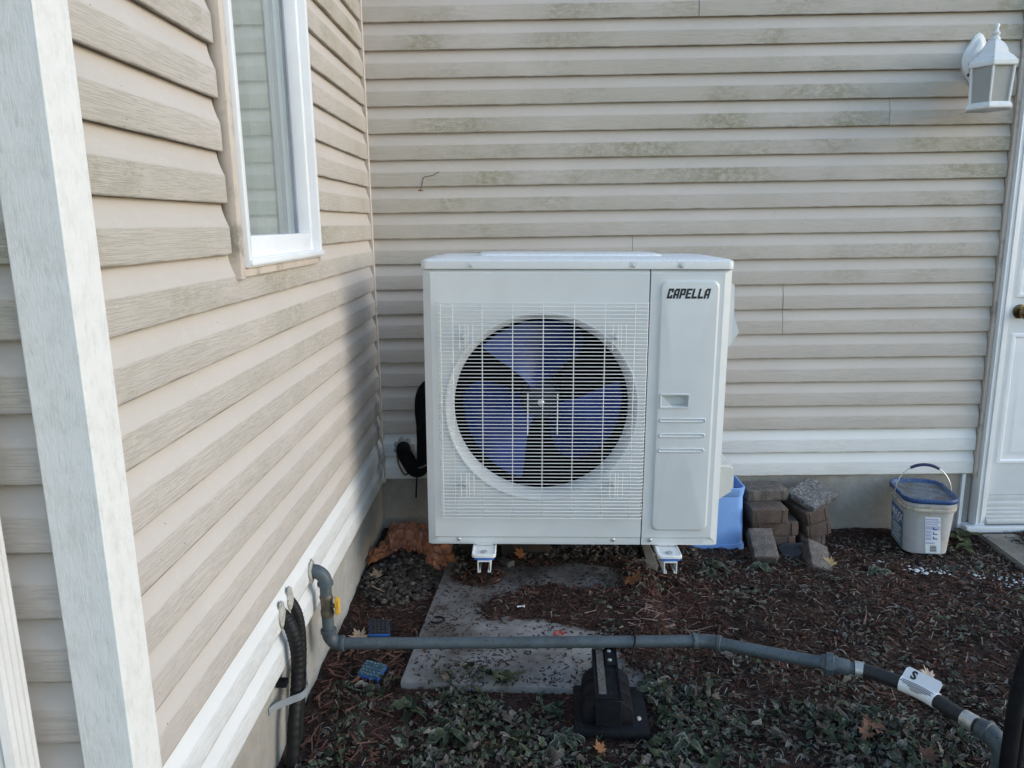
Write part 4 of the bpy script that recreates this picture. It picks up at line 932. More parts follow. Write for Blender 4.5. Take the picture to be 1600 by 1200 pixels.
def surf(u, h, off):
    """point on the pail wall: u runs round the section in metres from the middle of the -x (left) face toward the camera"""
    k = h / BH; hx, hy, r = 0.083 + 0.014 * k, 0.108 + 0.018 * k, 0.045 + 0.008 * k
    segs = [(hy - r, 'l'), (math.pi * r / 2, 'c1'), (2 * (hx - r), 'f'), (math.pi * r / 2, 'c2'), (2 * (hy - r), 'r')]
    if u < segs[0][0]: return Vector((-hx - off, -u, h))
    u -= segs[0][0]
    if u < segs[1][0]:
        a = u / r; return Vector((-hx + r - (r + off) * math.cos(a), -(hy - r) - (r + off) * math.sin(a), h))
    u -= segs[1][0]
    if u < segs[2][0]: return Vector((-hx + r + u, -hy - off, h))
    u -= segs[2][0]
    a = u / r; return Vector((hx - r + (r + off) * math.sin(a), -(hy - r) - (r + off) * math.cos(a), h))
def patch(name, u0, u1, h0, h1, off, m, nu=10, nh=2, parent=None):
    bm = newbm(); G = [[bm.verts.new(surf(u0 + (u1 - u0) * i / nu, h0 + (h1 - h0) * j / nh, off)) for i in range(nu + 1)] for j in range(nh + 1)]
    for j in range(nh):
        for i in range(nu): bm.faces.new((G[j][i], G[j][i + 1], G[j + 1][i + 1], G[j + 1][i]))
    return obj(name, bm, m, parent or pail, smooth=80, local=True)
def wrap_text(body_, size, u0, h0, off, m, parent, bold=0.0, turn=False, shear=0.0):
    me = text_mesh(body_, size, bold=bold, shear=shear); me.name = 'printed_text'
    for v in me.vertices:
        x, y = v.co.x, v.co.y
        if turn: x, y = y, -x
        v.co = surf(u0 + x, h0 + y, off)
    return link('printed_text', me, m, parent)
lab = patch('front_label', -0.068, 0.072, 0.012, 0.166, 0.0007, M_label_teal)
patch('label_header', -0.066, 0.070, 0.098, 0.164, 0.0013, M_label_blue, parent=lab)
M_white_ink = pbr('white_print', (0.78, 0.8, 0.84), 0.5, 0.03)
wrap_text('MAXX', 0.044, -0.056, 0.120, 0.0020, M_white_ink, lab, bold=0.0012)
wrap_text('SCOOP', 0.024, -0.045, 0.101, 0.0020, M_white_ink, lab, bold=0.0006)
for i in range(5):
    patch('printed_line', -0.05 + 0.01 * (i % 3), 0.055 - 0.012 * (i % 2), 0.026 + i * 0.014, 0.031 + i * 0.014, 0.0016, M_white_ink, 6, 1, lab)
side = patch('side_label', 0.165, 0.222, 0.010, 0.166, 0.0007, M_white_ink)
for i, (a, b, h0, h1) in enumerate(((.167, .215, .152, .160), (.167, .219, .142, .149), (.167, .213, .132, .139), (.167, .220, .112, .128), (.167, .188, .096, .108), (.167, .188, .082, .094), (.167, .187, .066, .079), (.167, .200, .050, .058))):
    patch('printed_line', a, b, h0, h1, 0.0014, M_label_lilac, 5, 1, side)
for h0 in (0.112, 0.092, 0.072):
    patch('printed_mark', .194, .198, h0 - .001, h0 + .011, 0.0018, M_label_blue, 2, 1, side); patch('printed_mark', .198, .210, h0 - .001, h0 + .0035, 0.0018, M_label_blue, 2, 1, side)
for i in range(8):
    h0 = 0.0165 + i * 0.0035; patch('bar', 0.182, 0.206, h0, h0 + (0.0022 if i % 3 else 0.0012), 0.0016, M_ink, 4, 1, side)
hd = []
for i in range(19):
    a = math.pi * i / 18; hd.append((-0.108 * math.cos(a), -0.002 + 0.010 * math.sin(a), 0.200 + 0.142 * math.sin(a) ** 0.8))
bm = newbm(); tube(bm, hd, 0.0022, 8); hdl = obj('wire_handle', bm, M_steel, pail, smooth=60, local=True)
bm = newbm(); tube(bm, hd[6:13], [.0055, .0065, .0065, .0065, .0065, .0065, .0055], 12); obj('grip', bm, pbr('navy_grip', (0.02, 0.025, 0.09), 0.5), hdl, smooth=60, local=True)
for s in (-1, 1):
    bm = newbm(); lathe(bm, [(0.009, 0), (0.009, 0.006), (0.001, 0.008)], (s * 0.101, -0.002, 0.200), 12, Matrix.Rotation(R(90 * s), 3, 'Y')); obj('handle_boss', bm, M_bucket, pail, smooth=40, local=True)

# ------------------------------------------------------------------ blue bin behind the unit
bn = thing('blue_bin', 'light blue plastic bin squeezed behind the right side of the outdoor unit', 'bin', (1.40, -0.13, -0.252))
bm = newbm(); bo = lambda d, z, k=1.0: [(x, y, z) for x, y in rrect(1.285 + d, 1.515 - d, -0.232 + d, -0.028 - d, 0.03, 5)]
loft(bm, [bo(0.012, -0.252), bo(0.0, -0.250), bo(0.002, -0.222), bo(0.006, -0.220), bo(0.012, -0.02), bo(0.010, -0.018), bo(0.006, 0.016), bo(0.010, 0.018), bo(0.013, 0.016), bo(0.016, -0.02), bo(0.012, -0.235)])
obj('shell', bm, M_bin, bn, smooth=40)

# ------------------------------------------------------------------ pavers heaped by the wall
def paver(loc, size, rot, m, label, rough=0.0025, group='pavers heaped against the foundation', nubs=True, name='paver_brick'):
    l, w, h = size; bm = newbm(); box(bm, -l / 2, l / 2, -w / 2, w / 2, 0, h, 0.004, 2)
    if nubs:
        for sx in (-1, 1):
            box(bm, sx * l * .36 - .003, sx * l * .36 + .003, -w / 2 - .0022, w / 2 + .0022, 0.004, h - .006, .001, 1)
    bmesh.ops.subdivide_edges(bm, edges=[e for e in bm.edges if e.calc_length() > 0.03], cuts=4, use_grid_fill=True)
    sd0 = Vector((random.uniform(0, 99), random.uniform(0, 99), 0))
    for v in bm.verts: v.co += Vector((mnoise.noise(v.co * 40 + sd0), mnoise.noise(v.co * 43 + sd0 + Vector((7, 0, 0))), mnoise.noise(v.co * 37 + sd0 + Vector((0, 9, 0))))) * rough
    o = obj(name, bm, m, None, smooth=50, local=True); o.location = loc; o.rotation_euler = tuple(R(a) for a in rot)
    return tag(o, label, 'brick', group)
GP = -0.252
paver((1.625, -0.130, GP), (0.19, 0.17, 0.060), (0, 0, 1), M_brick, 'brown paver at the bottom of the left stack beside the blue bin')
paver((1.632, -0.130, -0.191), (0.188, 0.18, 0.061), (0, 0, 2), M_brick, 'wide brown paver second from the bottom of the left stack')
paver((1.602, -0.148, -0.129), (0.145, 0.185, 0.063), (0, 0, 1), M_brick, 'brown paver third up in the left stack, overhanging toward the camera')
paver((1.615, -0.094, -0.0655), (0.172, 0.118, 0.048), (0, 0, 5), M_brick_grey, 'speckled paver on top of the left stack touching the foundation')
paver((1.556, -0.300, -0.212), (0.095, 0.145, 0.048), (28, 0, -3), M_brick_grey, 'small paver leaning at the front left of the heap by the blue bin')
paver((1.800, -0.115, GP), (0.10, 0.15, 0.052), (0, 0, 3), M_brick_grey, 'pale stub paver at the bottom of the right stack')
paver((1.806, -0.125, -0.198), (0.105, 0.17, 0.057), (0, -9, 10), M_brick, 'reddish brown paver in the middle of the right stack')
paver((1.788, -0.125, -0.138), (0.10, 0.18, 0.060), (0, -14, 16), M_brick, 'brown paver directly under the rough tilted stone slab')
paver((1.748, -0.345, -0.255), (0.085, 0.185, 0.050), (10, 24, -10), M_brick_grey, 'grey paver lying tilted in front of the heap at the right')
bm = newbm(); prism(bm, [(-.05, .02), (-.02, .045), (.055, .035), (.035, -.03), (-.01, -.055), (-.045, -.03)], 0, 0.018, 'z'); bmesh.ops.bevel(bm, geom=bm.edges[:], offset=.003, segments=1, affect='EDGES')
o = obj('slate_shard', bm, M_dark_stone, None, local=True); o.location = (1.69, -0.262, -0.243); o.rotation_euler = (R(14), R(-6), 0); tag(o, 'broken dark slate shard lying between the leaning pavers', 'stone')
bm = newbm(); box(bm, -.085, .085, -.070, .070, 0, .030, .006, 2); bmesh.ops.subdivide_edges(bm, edges=[e for e in bm.edges if e.calc_length() > 0.03], cuts=8, use_grid_fill=True)
for v in bm.verts:
    k = mnoise.fractal(v.co * 45, .7, 2.1, 4); v.co.z += 0.005 * k if v.co.z > .01 else 0.002 * k; v.co.x += .003 * mnoise.noise(v.co * 30); v.co.y += .003 * mnoise.noise(v.co * 33)
o = obj('stone_slab', bm, M_rough, None, smooth=60, local=True); o.location = (1.808, -0.118, -0.062); o.rotation_euler = (R(17), R(-8), R(36)); tag(o, 'rough split-faced stone slab tilted on top of the right paver stack', 'stone')
# pieces under the unit
bxo_ = lambda *a, **k: bxo(*a, **k)
o = bxo('timber_block', 0.525, 0.715, -0.372, -0.312, -0.235, -0.108, pbr('dark_timber', (0.05, 0.034, 0.027), 0.9, 0.3, bump=0.002, bs=60), base=Vector((0.62, -0.34, -0.235)), bev=.003); tag(o, 'dark brown block standing on the gravel under the middle of the unit', 'block')
bm = newbm(); prism(bm, [(1.022, -0.436), (1.118, -0.452), (1.118, -0.22), (1.086, -0.22), (1.083, -0.418), (1.022, -0.405)], -0.235, -0.196, 'z'); bmesh.ops.bevel(bm, geom=bm.edges[:], offset=.003, segments=1, affect='EDGES')
o = obj('concrete_edging', bm, M_flag, None, base=Vector((1.07, -0.42, -0.235))); tag(o, 'grey L-shaped concrete edging piece beside the right bracket', 'block')
bm = newbm(); box(bm, -.016, .016, -.075, .075, 0, .03, .002); o = obj('grey_offcut', bm, pbr('damp_concrete', (0.10, 0.092, 0.085), .9, .3, bump=.002, bs=90), None, local=True); o.location = (0.520, -0.395, -0.224); o.rotation_euler = (R(-8), 0, R(38)); tag(o, 'short grey offcut on the ground beside the left bracket', 'block')

# ------------------------------------------------------------------ black hose post at the right edge
bp_ = thing('black_hose', 'pair of black hoses rising at the right edge beside the gas elbow', 'hose', (1.6720, -1.62, -0.23))
bm = newbm(); tube(bm, smooth_path([(1.6740, -1.66, -0.25), (1.6780, -1.655, -0.10), (1.6820, -1.65, 0.0), (1.6900, -1.645, 0.08), (1.7140, -1.635, 0.16), (1.7820, -1.61, 0.26), (1.9020, -1.57, 0.34)], 6), 0.0165, 16); h1 = obj('thick_hose', bm, M_rubber, bp_, smooth=60)
bm = newbm(); tube(bm, smooth_path([(1.7100, -1.64, -0.25), (1.7120, -1.635, -0.05), (1.7180, -1.63, 0.06), (1.7370, -1.62, 0.14), (1.8020, -1.59, 0.24), (1.9220, -1.54, 0.32)], 6), 0.011, 14); obj('thin_hose', bm, M_rubber, bp_, smooth=60)
bm = newbm(); tube(bm, [(1.6885, -1.646, 0.070), (1.6905, -1.645, 0.080)], 0.0182, 16); box(bm, 1.664, 1.674, -1.652, -1.642, 0.076, 0.086); obj('tie', bm, M_rubber, h1, smooth=40)

# ------------------------------------------------------------------ small things on the ground
def drop(x, y, dz=0.0): return Vector((x, y, gz(x, y) + dz))
def pad(loc, rz, label, rx=0, top=M_padgreen):
    t_ = thing('rubber_pad', label, 'pad', loc, (R(rx), R(6), R(rz)), 'blue pads dropped on the mulch')
    bm = newbm(); box(bm, -.033, .033, -.030, .030, 0, .013, .002); obj('blue_core', bm, M_bluepad, t_, smooth=40, local=True)
    bm = newbm(); box(bm, -.032, .032, -.029, .029, .0132, .0165)
    for i in range(5):
        for j in range(5): box(bm, -.030 + i * .0125, -.0215 + i * .0125, -.0275 + j * .0115, -.0195 + j * .0115, .0167, .0195)
    stuff(obj('waffle_top', bm, top, t_, local=True))
pad(drop(0.139, -0.885, 0.020), 12, 'dirty blue edged rubber pad just behind the gas pipe near the wall', 20, top=pbr('muddy_rubber', (0.02, 0.02, 0.022), .8, .3))
pad(drop(0.163, -1.125, 0.010), -14, 'blue green waffle pad in front of the gas pipe beside the slab corner', 8)
bm = newbm(); rg = [(0.0135 * math.cos(a), 0.0135 * math.sin(a), 0.006) for a in [2 * math.pi * i / 20 for i in range(20)]]
loft(bm, [[(r * math.cos(a), r * math.sin(a), z) for a in [2 * math.pi * i / 20 for i in range(20)]] for r, z in ((.010, 0), (.017, .001), (.019, .006), (.017, .013), (.012, .015), (.010, .012), (.010, 0.002))]); o = obj('red_cap', bm, pbr('red_plastic', (0.50, 0.04, 0.03), .4, .1), None, smooth=60, local=True); o.location = drop(0.722, -0.94, 0.004); o.rotation_euler = (R(8), R(4), 0); tag(o, 'small red plastic ring cap lying just behind the gas pipe', 'cap')
bm = newbm(); tube(bm, [(0, 0, .004), (.022, .002, .004), (.0222, .002, .004), (.026, .002, .004)], [.0025, .0025, .0048, .0048], 8); o = obj('white_screw', bm, M_tag, None, smooth=40, local=True); o.location = drop(0.588, -0.79, 0.002); tag(o, 'tiny white screw lying on the mulch in the middle of the slab', 'screw')
bm = newbm(); tube(bm, [(0.022 * math.cos(R(a)), 0.020 * math.sin(R(a)), .003) for a in range(-150, 121, 18)], 0.0028, 8); o = obj('black_hook', bm, M_rubber, None, smooth=60, local=True); o.location = Vector((0.326, -0.85, SLAB['z'] + .0005)); tag(o, 'curved black plastic piece on the slab near its left edge', 'hook')
# torn orange plastic sheet in the corner
bm = newbm(); nu, nv = 46, 34; G = []
for j in range(nv + 1):
    row = []
    for i in range(nu + 1):
        u, v = i / nu, j / nv
        x = 0.012 + 0.31 * u + 0.03 * fbm(u * 3, v * 3 + 4) * v; ylow = -0.43 + 0.20 * math.sin(min(1, u * 1.25) * math.pi) - 0.02 * u + 0.035 * fbm(u * 7, 1.5); yhi = -0.012 - 0.02 * v
        if u < .15: yhi = -0.40 + (0.36) * (u / .15) ** .8
        y = ylow + (max(yhi, ylow + .005) - ylow) * v
        hgt = 0.034 * math.sin(math.pi * min(1, v * .8 + .02)) * (0.35 + .65 * math.sin(math.pi * min(1, u * .9 + .05))) + 0.024 * fbm(x, y, 13) + 0.026 * abs(fbm(x + 8, y, 24))
        row.append(bm.verts.new((x, y, gz(x, y) + 0.004 + max(0.001, hgt))))
    G.append(row)
for j in range(nv):
    for i in range(nu): bm.faces.new((G[j][i], G[j][i + 1], G[j + 1][i + 1], G[j + 1][i]))
solid(bm, 0.0008)
o = obj('plastic_sheet', bm, M_orange, None, smooth=38, base=Vector((0.18, -0.25, -0.23))); tag(o, 'crumpled orange plastic sheet in the corner below the line set', 'plastic sheet')
# dry twig caught on the back wall
tw = thing('dry_twig', 'thin dry twig caught on the back wall siding above the unit', 'twig', (0.225, -0.02, 1.205))
bm = newbm(); tube(bm, smooth_path([(0.214, -0.0195, 1.205), (0.222, -0.0215, 1.215), (0.228, -0.0205, 1.243), (0.236, -0.0205, 1.256), (0.268, -0.0205, 1.262), (0.295, -0.0205, 1.275)], 4), 0.0011, 5); obj('stem', bm, pbr('dry_bark', (0.05, 0.035, 0.025), .9), tw)
bm = newbm(); q = [(0.205, -0.017, 1.2035), (0.216, -0.026, 1.208), (0.232, -0.022, 1.204), (0.219, -0.018, 1.2015)]; f = bm.faces.new([bm.verts.new(v) for v in q]); solid(bm, .0008); obj('dry_leaf', bm, pbr('dry_leaf_tan', (0.28, 0.17, 0.09), .9), tw)

# fallen leaves that can be told apart
def maple(size, m, loc, rot, label, curl=0.25):
    out = []
    spec = [(0, 1.0), (14, .62), (24, .74), (36, .42), (52, .95), (62, .60), (74, .70), (86, .36), (108, .72), (122, .45), (140, .52), (165, .22), (180, .30)]
    full = spec + [(360 - a, r) for a, r in spec[-2:0:-1]]
    bm = newbm(); c = bm.verts.new((0, 0, 0)); mid = []; ringv = []
    ph = random.uniform(0, 9)
    for a, r in full:
        ra = R(a + 90); p = Vector((math.cos(ra) * r, math.sin(ra) * r, 0)) * size
        h = lambda q: curl * size * (0.5 * (q.length / size) ** 2 + .35 * mnoise.noise(Vector((q.x / size * 1.7 + ph, q.y / size * 1.7, 0))))
        q = p * .5; ringv.append(bm.verts.new((p.x, p.y, h(p)))); mid.append(bm.verts.new((q.x, q.y, h(q))))
    n = len(full)
    for i in range(n):
        bm.faces.new((c, mid[i], mid[(i + 1) % n])); bm.faces.new((mid[i], ringv[i], ringv[(i + 1) % n], mid[(i + 1) % n]))
    solid(bm, .0006)
    vs_ = box(bm, -.0008, .0008, -size * .75, -size * .2, 0, .0012)
    o = obj('fallen_leaf', bm, m, None, smooth=60, local=True); o.location = loc; o.rotation_euler = tuple(R(a) for a in rot); return tag(o, label, 'leaf', 'fallen leaves')
M_l_tan = pbr('leaf_tan', (0.30, 0.21, 0.14), .85, .2, vs=40, bump=.001, bs=120); M_l_pale = pbr('leaf_pale', (0.34, 0.27, 0.22), .85, .2, vs=40, bump=.001, bs=120)
M_l_or = pbr('leaf_orange', (0.25, 0.10, 0.04), .85, .25, vs=40, bump=.001, bs=120); M_l_yel = pbr('leaf_yellow', (0.36, 0.25, 0.11), .85, .2, vs=40, bump=.001, bs=120); M_l_br = pbr('leaf_brown', (0.13, 0.065, 0.042), .85, .3, vs=40, bump=.001, bs=120)
for m_, s_, x, y, dz, rot, lab_ in (
    (M_l_tan, .042, .085, -.925, .012, (18, -6, 40), 'tan curled leaf beside the blue pad behind the gas pipe'),
    (M_l_pale, .044, 1.285, -.468, .014, (22, 8, 200), 'pale frosted maple leaf lying right of the right bracket'),
    (M_l_yel, .040, 1.795, -.395, .012, (20, -14, 30), 'yellow leaf at the foot of the tilted front paver'),
    (M_l_tan, .040, .088, -.60, .016, (30, 10, 120), 'light tan leaf beside the gravel at the left foundation'),
    (M_l_tan, .036, .060, -.50, .016, (25, -12, 20), 'small tan leaf nearest the orange sheet at the left foundation'),
    (M_l_or, .040, .60, -.41, .022, (40, 0, 60), 'orange leaf leaning in front of the dark block under the unit'),
    (M_l_or, .034, .335, -.40, .018, (25, 15, 10), 'orange leaf at the right end of the orange sheet'),
    (M_l_or, .032, 1.135, -.52, .014, (20, 0, 160), 'orange leaf just in front of the right bracket rail'),
    (M_l_or, .050, .99, -.62, .014, (14, 6, 250), 'large rusty leaf on the mulch below the right bracket'),
    (M_l_br, .055, 1.515, -1.40, .014, (16, -8, 100), 'dark red brown leaf lying below the paper tag of the hose'),
    (M_l_br, .038, 1.475, -1.43, .022, (60, 0, 20), 'upright brown leaf nearest the gas hose at the lower right'),
    (M_l_br, .036, 1.585, -1.515, .014, (50, 10, 330), 'folded brown leaf beside the drop elbow at the lower right'),
    (M_l_pale, .038, 1.775, -1.16, .014, (30, -20, 70), 'pale pink brown leaf left of the black hoses'),
    (M_l_tan, .032, .735, -.33, .02, (40, 0, 300), 'yellowish leaf against the right side of the dark block'),
    (M_l_or, .026, .80, -1.47, .02, (30, 10, 40), 'small orange leaf among the weeds left of the rubber support'),
    (M_l_pale, .03, .575, -1.43, .02, (35, 10, 140), 'small pinkish curled leaf in the middle of the frosted weeds')):
    maple(s_, m_, drop(x, y, dz), rot, lab_)

# ------------------------------------------------------------------ loose ground cover (nobody could count it)
class Acc:
    def __init__(s): s.v = []; s.f = []; s.c = []; s.fr = []
    def add(s, vs, fs, col, edge=None, fr=0.0):
        b = len(s.v); s.v += vs; s.f += [tuple(i + b for i in f) for f in fs]
        s.c += [(col[0], col[1], col[2], (edge[i] if edge else 0.0)) for i in range(len(vs))]; s.fr += [fr] * len(vs)
    def build(s, name, m, label, cat, smooth=False):
        me = bpy.data.meshes.new(name); me.from_pydata(s.v, [], s.f)
        a = me.attributes.new('col', 'FLOAT_COLOR', 'POINT'); a.data.foreach_set('color', [k for c in s.c for k in c])
        a = me.attributes.new('fr', 'FLOAT', 'POINT'); a.data.foreach_set('value', s.fr)
        if smooth: me.polygons.foreach_set('use_smooth', [True] * len(s.f))
        o = link(name, me, m); return stuff(o, label, cat)
rr = random.Random(21); U = rr.uniform
def on_slab(x, y):
    u, v = slab_uv(x, y); return 0 < u < SLAB['w'] and 0 < v < SLAB['d']
def bare(x, y): return on_slab(x, y) and dirt_on_slab(x, y) < 0.12
def surf_z(x, y):
    z = gz(x, y); return max(z, SLAB['z']) if on_slab(x, y) else z
def lerp3(a, b, t): return tuple(a[i] + (b[i] - a[i]) * t for i in range(3))
def basis(yaw, pitch, roll): return Matrix.Rotation(yaw, 3, 'Z') @ Matrix.Rotation(pitch, 3, 'Y') @ Matrix.Rotation(roll, 3, 'X')
BOXF = [(0, 3, 2, 1), (4, 5, 6, 7), (0, 1, 5, 4), (1, 2, 6, 5), (2, 3, 7, 6), (3, 0, 4, 7)]
def gravel_w(x, y):
    a = 1 - math.hypot((x - 0.17) / 0.20, (y + 0.50) / 0.24)
    b = 1 - math.hypot((x - 0.75) / 0.62, (y + 0.22) / 0.17)
    return max(a, b) + 0.35 * fbm(x, y, 5)
def chip(acc, x, y, L, w, t, col, lift=0.0, tilt=0.35, fr=0.0):
    M3 = basis(U(0, 6.28), U(-tilt, tilt), U(-.6, .6)); z = surf_z(x, y) + lift; k0, k1 = U(.3, .9), U(.15, .8); bend = U(-.12, .12) * L
    loc = [(-L, -w * k0, -t), (L, -w * k1, -t * .6), (L, w * k1, -t * .5), (-L, w * k0, -t), (-L, -w * k0, t), (L, -w * k1, t * .6), (L, w * k1, t * .7), (-L, w * k0, t)]
    vs = []
    for a, b, c in loc:
        v = M3 @ Vector((a, b + bend * (a / L) ** 2, c)); vs.append((x + v.x, y + v.y, z + v.z))
    acc.add(vs, BOXF, col, None, fr)
DK, RD, LT = (0.026, 0.015, 0.012), (0.115, 0.050, 0.035), (0.22, 0.155, 0.125)
mul = Acc()
n = 0
while n < 38000:
    x, y = U(0.01, 2.95), U(-2.0, -0.01)
    if bare(x, y):
        if rr.random() > 0.46 + .5 * fbm(x, y, 6): continue
        L = U(.0015, .0075); chip(mul, x, y, L, L * U(.25, .6), .0008, lerp3(DK, RD, rr.random() ** 2), .001, .1); n += 1; continue
    if gravel_w(x, y) > 0.25 and rr.random() < 0.72: continue
    if y < -1.3 and rr.random() < 0.35: continue
    big = rr.random() < 0.10
    L = U(.010, .026) if big else U(.003, .012); w = L * U(.10, .32)
    t_ = rr.random(); col = lerp3(DK, RD, t_ ** 1.3) if rr.random() < .93 else lerp3(RD, LT, U(.1, 1))
    if 1.0 < x < 1.35 and -0.85 < y < -0.45: col = lerp3(col, (.16, .065, .05), .4)
    kd = max(.35, 1 + .75 * fbm(x + 60, y, 3.2)); col = tuple(v * kd for v in col)
    chip(mul, x, y, L, w, U(.0007, .0022), col, U(.0, .006), .4); n += 1
mul.build('mulch_chips', M_chip, 'dark red brown shredded bark mulch spread over the ground', 'mulch')
# long pale splinters near the pipe
spl = Acc()
for i in range(36):
    x, y = rr.gauss(1.08, .09), rr.gauss(-.86, .05); L = U(.012, .036); chip(spl, x, y, L, U(.002, .005), .0012, lerp3(RD, (.30, .22, .20), U(.3, 1)), .006, .15)
for i in range(260):
    x, y = U(1.0, 2.6), U(-1.5, -.2); L = U(.008, .022); chip(spl, x, y, L, U(.001, .0025), .0008, lerp3(RD, (.26, .22, .19), U(.2, 1)), .008, .25)
for i in range(160):
    x, y = U(.03, .25), U(-1.5, -.95); L = U(.012, .035); chip(spl, x, y, L, U(.0015, .006), .0015, lerp3(RD, (.16, .085, .06), U(.0, 1)), .008, .3)
spl.build('wood_splinters', M_chip, 'long pale wood splinters lying on the mulch', 'wood splinters')
# gravel
bmg = newbm(); bmesh.ops.create_icosphere(bmg, subdivisions=2, radius=1.0); IV = [v.co.copy() for v in bmg.verts]; IFc = [tuple(v.index for v in f.verts) for f in bmg.faces]; bmg.free()
peb = Acc(); n = 0; tries = 0
while n < 2600 and tries < 60000:
    tries += 1; x, y = U(0.01, 1.3), U(-.95, -.02)
    if gravel_w(x, y) < U(0.0, .3) or bare(x, y): continue
    r = U(.005, .0115); s = Vector((r * U(.9, 1.35), r * U(.75, 1.1), r * U(.55, .85))); M3 = basis(U(0, 6.3), U(-.4, .4), U(-.4, .4)); z = surf_z(x, y) + r * .35 + U(0, .008); off = Vector((U(0, 99), 0, 0))
    vs = []
    for v in IV:
        q = M3 @ Vector((v.x * s.x, v.y * s.y, v.z * s.z)); q *= 1 + .16 * mnoise.noise(v * 1.6 + off); vs.append((x + q.x, y + q.y, z + q.z))
    g = U(.02, .085) if rr.random() < .9 else U(.10, .19); col = (g * U(1.05, 1.25), g * U(.9, 1.0), g * U(.72, .88)); peb.add(vs, IFc, col); n += 1
peb.build('gravel', M_peb, 'rounded brown and grey gravel under the unit and along the left foundation', 'gravel', True)
# leaves: a spine and two rims, frost gathers on the rim
def leaf(acc, x, y, z, L, w, yaw, pitch, roll, col, fr, curl=.3, cup=.4, n=4):
    M3 = basis(yaw, pitch, roll); vs = []; ed = []
    ph = U(0, 9)
    tw_ = U(-1.0, 1.0)
    for i in range(n + 1):
        t_ = i / n; ww = w * math.sin(math.pi * (0.06 + 0.90 * t_)) ** .75 * U(.65, 1.15); cz = -curl * L * t_ * t_
        for s in (-1, 0, 1):
            k = ww * s * (1 + .22 * math.sin(ph + i * 2.4 + s)); v = M3 @ Vector((L * t_ + U(-.07, .07) * L, k * math.cos(tw_ * t_), cz + cup * abs(k) * (1 + .8 * math.sin(ph + i * 1.9)) + k * math.sin(tw_ * t_) + U(-.06, .06) * L))
            vs.append((x + v.x, y + v.y, z + v.z)); ed.append(0.12 if s == 0 else 1.0)
    fs = []
    for i in range(n):
        for s in (0, 1): a = i * 3 + s; fs.append((a, a + 1, a + 4, a + 3))
    acc.add(vs, fs, col, ed, fr)
G1, G2, G3, BR, GY_ = (.024, .038, .019), (.055, .072, .032), (.095, .11, .04), (.11, .066, .045), (.16, .158, .13)
lea = Acc(); n = 0
def green_w(x, y):
    a = 1 - math.hypot((x - .48) / .40, (y + 1.55) / .42); b = 1 - math.hypot((x - 1.0) / .30, (y + 1.38) / .32)
    c = .45 * (1 - math.hypot((x - 1.35) / .45, (y + 1.5) / .35))
    return max(a, b, c) + .6 * fbm(x, y, 4.5)
while n < 4600:
    x, y = U(.06, 1.75), U(-1.95, -1.08)
    if green_w(x, y) < U(.05, .45): continue
    if abs(x - .83) < .12 and -1.44 < y < -1.16: continue
    if on_slab(x, y) and slab_uv(x, y)[1] > .09 : continue
    L = U(.006, .028) * (1.7 if rr.random() < .10 else 1); k = rr.random(); col = lerp3(G1, G2, rr.random()) if k < .52 else (lerp3(G2, G3, rr.random()) if k < .58 else (lerp3(BR, GY_, rr.random())))
    leaf(lea, x, y, surf_z(x, y) + U(.002, .026), L, L * U(.16, .42), U(0, 6.28), U(-.7, .3), U(-.8, .8), col, U(.0, 1.0) ** 1.5, U(-.1, 1.0), U(-.3, 1.2), 5); n += 1
lea.build('weed_leaves', M_leafstuff, 'low green weed leaves with frosted rims in the foreground', 'weeds', True)
frz = Acc(); n = 0
while n < 9000:
    x, y = U(.85, 2.75), U(-1.95, -.12)
    d = .28 + .9 * fbm(x + 20, y, 2.6) + .75 * fbm(x, y + 7, 8)
    d += .35 * max(0, min(1, (-y - .9) / .5)); d -= .8 * max(0, 1 - math.hypot((x - 1.15) / .3, (y + .7) / .35))
    if d < U(0.05, .9): continue
    L = U(.006, .020) * (1.7 if rr.random() < .15 else 1); k = rr.random()
    col = lerp3(GY_, BR, rr.random()) if k < .55 else lerp3(G1, G2, rr.random()) if k < .8 else lerp3(BR, (.14, .07, .045), rr.random()) if k < .93 else G3
    leaf(frz, x, y, surf_z(x, y) + U(.001, .010), L, L * U(.15, .4), U(0, 6.28), U(-.4, .3), U(-.9, .9), col, U(.35, 1.0), U(-.2, .7), U(.0, .9), 3); n += 1
frz.build('frosted_litter', M_leafstuff, 'frosted withered leaf litter scattered over the mulch on the right', 'leaf litter', True)
grs = Acc(); n = 0
while n < 3600:
    x, y = U(.05, 2.75), U(-1.95, -.10)
    d = .35 + .9 * fbm(x + 40, y, 2.2) + (.45 if y < -1.15 else 0) + (.15 if x > 1.3 else -.25)
    if d < U(.1, 1.0) or bare(x, y): continue
    if abs(x - .83) < .11 and -1.44 < y < -1.14: continue
    L = U(.008, .036); a = U(0, 6.28); w = U(.0004, .0015); z0 = surf_z(x, y) + U(0, .004); rise = U(.0, .35) * L; cv = U(-1.4, 1.4); vs = []; px, py = x, y
    for i in range(5):
        t_ = i / 4; aa = a + cv * t_; zz = z0 + .002 + rise * math.sin(math.pi * t_ * U(.8, 1)); nx_, ny_ = -math.sin(aa) * w, math.cos(aa) * w
        vs += [(px - nx_, py - ny_, zz), (px + nx_, py + ny_, zz + .0007)]; px += math.cos(aa) * L / 4; py += math.sin(aa) * L / 4
    k = rr.random(); col = lerp3((.16, .13, .095), (.24, .21, .17), rr.random()) if k < .6 else lerp3(G2, G3, rr.random()) if k < .85 else (.09, .05, .04)
    grs.add(vs, [(2 * i, 2 * i + 1, 2 * i + 3, 2 * i + 2) for i in range(4)], col, [1.0] * 10, U(0, .8)); n += 1
grs.build('dry_grass', M_leafstuff, 'thin withered grass blades lying over the mulch', 'grass')
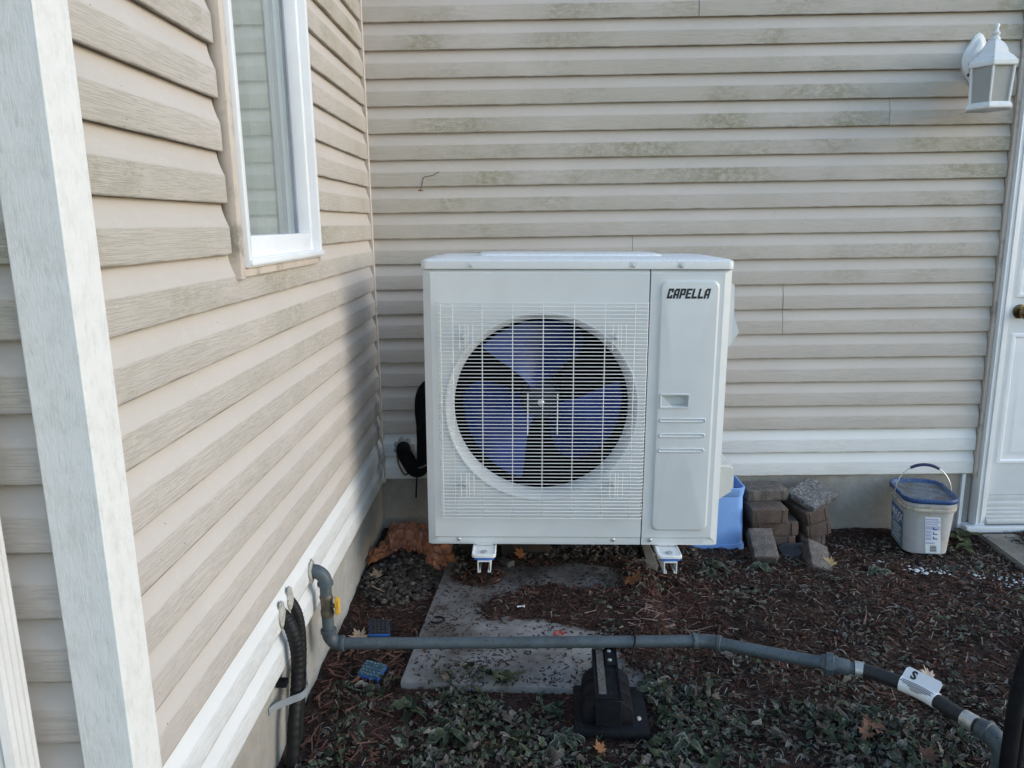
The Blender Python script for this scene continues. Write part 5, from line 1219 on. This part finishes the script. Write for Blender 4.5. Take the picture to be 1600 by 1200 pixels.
# crusts of old snow near the flagstones
sn = Acc()
for cx, cy, nn, sp in ((2.14, -.42, 34, .035), (2.20, -.45, 24, .03), (2.43, -.53, 46, .045), (2.31, -.47, 12, .02), (2.02, -.35, 6, .01), (2.52, -.52, 40, .04)):
    for i in range(nn):
        x, y = cx + rr.gauss(0, sp * 1.2), cy + rr.gauss(0, sp * .7); r = U(.001, .0045) * (1.8 if rr.random() < .12 else 1); off = Vector((U(0, 99), 0, 0)); z = surf_z(x, y) + .006
        sn.add([(x + v.x * r * 1.3 * (1 + .4 * mnoise.noise(v * 1.5 + off)), y + v.y * r * (1 + .4 * mnoise.noise(v * 1.5 + off)), z + v.z * r * .5) for v in IV], IFc, (.8, .8, .84))
sn.build('snow_crust', M_snow, 'small crusts of white snow on the mulch right of the pail', 'snow', True)
# weed plants that can be told apart
def weed(x, y, nl, L, label, tint=0.0, up=0.5, fr=.3):
    t_ = thing('weed_plant', label, 'plant', drop(x, y, .002), (0, 0, U(0, 6)), 'weeds growing by the foundation and pavers')
    for i in range(nl):
        a = Acc(); l = L * U(.7, 1.15); col = lerp3(lerp3(G1, G2, rr.random()), G3, tint); leaf(a, 0, 0, .004 + .003 * i, l, l * U(.26, .4), 6.28 * i / nl + U(-.3, .3), -up * U(.5, 1.2), U(-.3, .3), col, fr, .55, .3, 6)
        o = a.build('leaf', M_leafstuff, None, None, True); del o['kind']; o.parent = t_
weed(2.455, -.10, 7, .07, 'bright green weed growing between the pail and the door frame', .55, .7, .1)
weed(2.40, -.20, 5, .06, 'broad green leaves right beside the front of the pail', .5, .6, .1)
weed(1.80, -.27, 6, .035, 'small weed sprouting between the two paver stacks', .2, .7, .6)
weed(1.52, -.42, 7, .05, 'frosted weed in front of the leaning paver', .1, .3, .8)
weed(1.33, -.44, 8, .055, 'frosted grey green weed below the blue bin', .1, .4, .7)
weed(1.94, -.46, 8, .055, 'dark frosted weed left of the snow crusts', .1, .3, .9)
weed(.56, -1.20, 8, .055, 'tall green weed at the front edge of the slab', .3, .9, .25)
weed(.30, -1.30, 9, .05, 'dark green weed at the left front slab corner', .0, .5, .2)
weed(.42, -1.42, 9, .052, 'broad dark green rosette in the lower foreground left', .05, .4, .35)
weed(.98, -1.25, 8, .06, 'green frosted weed right of the rubber support', .1, .5, .5)
weed(.72, -1.42, 9, .055, 'frosted weed touching the left front of the rubber support', .05, .4, .7)
weed(1.02, -1.46, 8, .05, 'frosted weed in front of the rubber support on its right', .05, .4, .7)
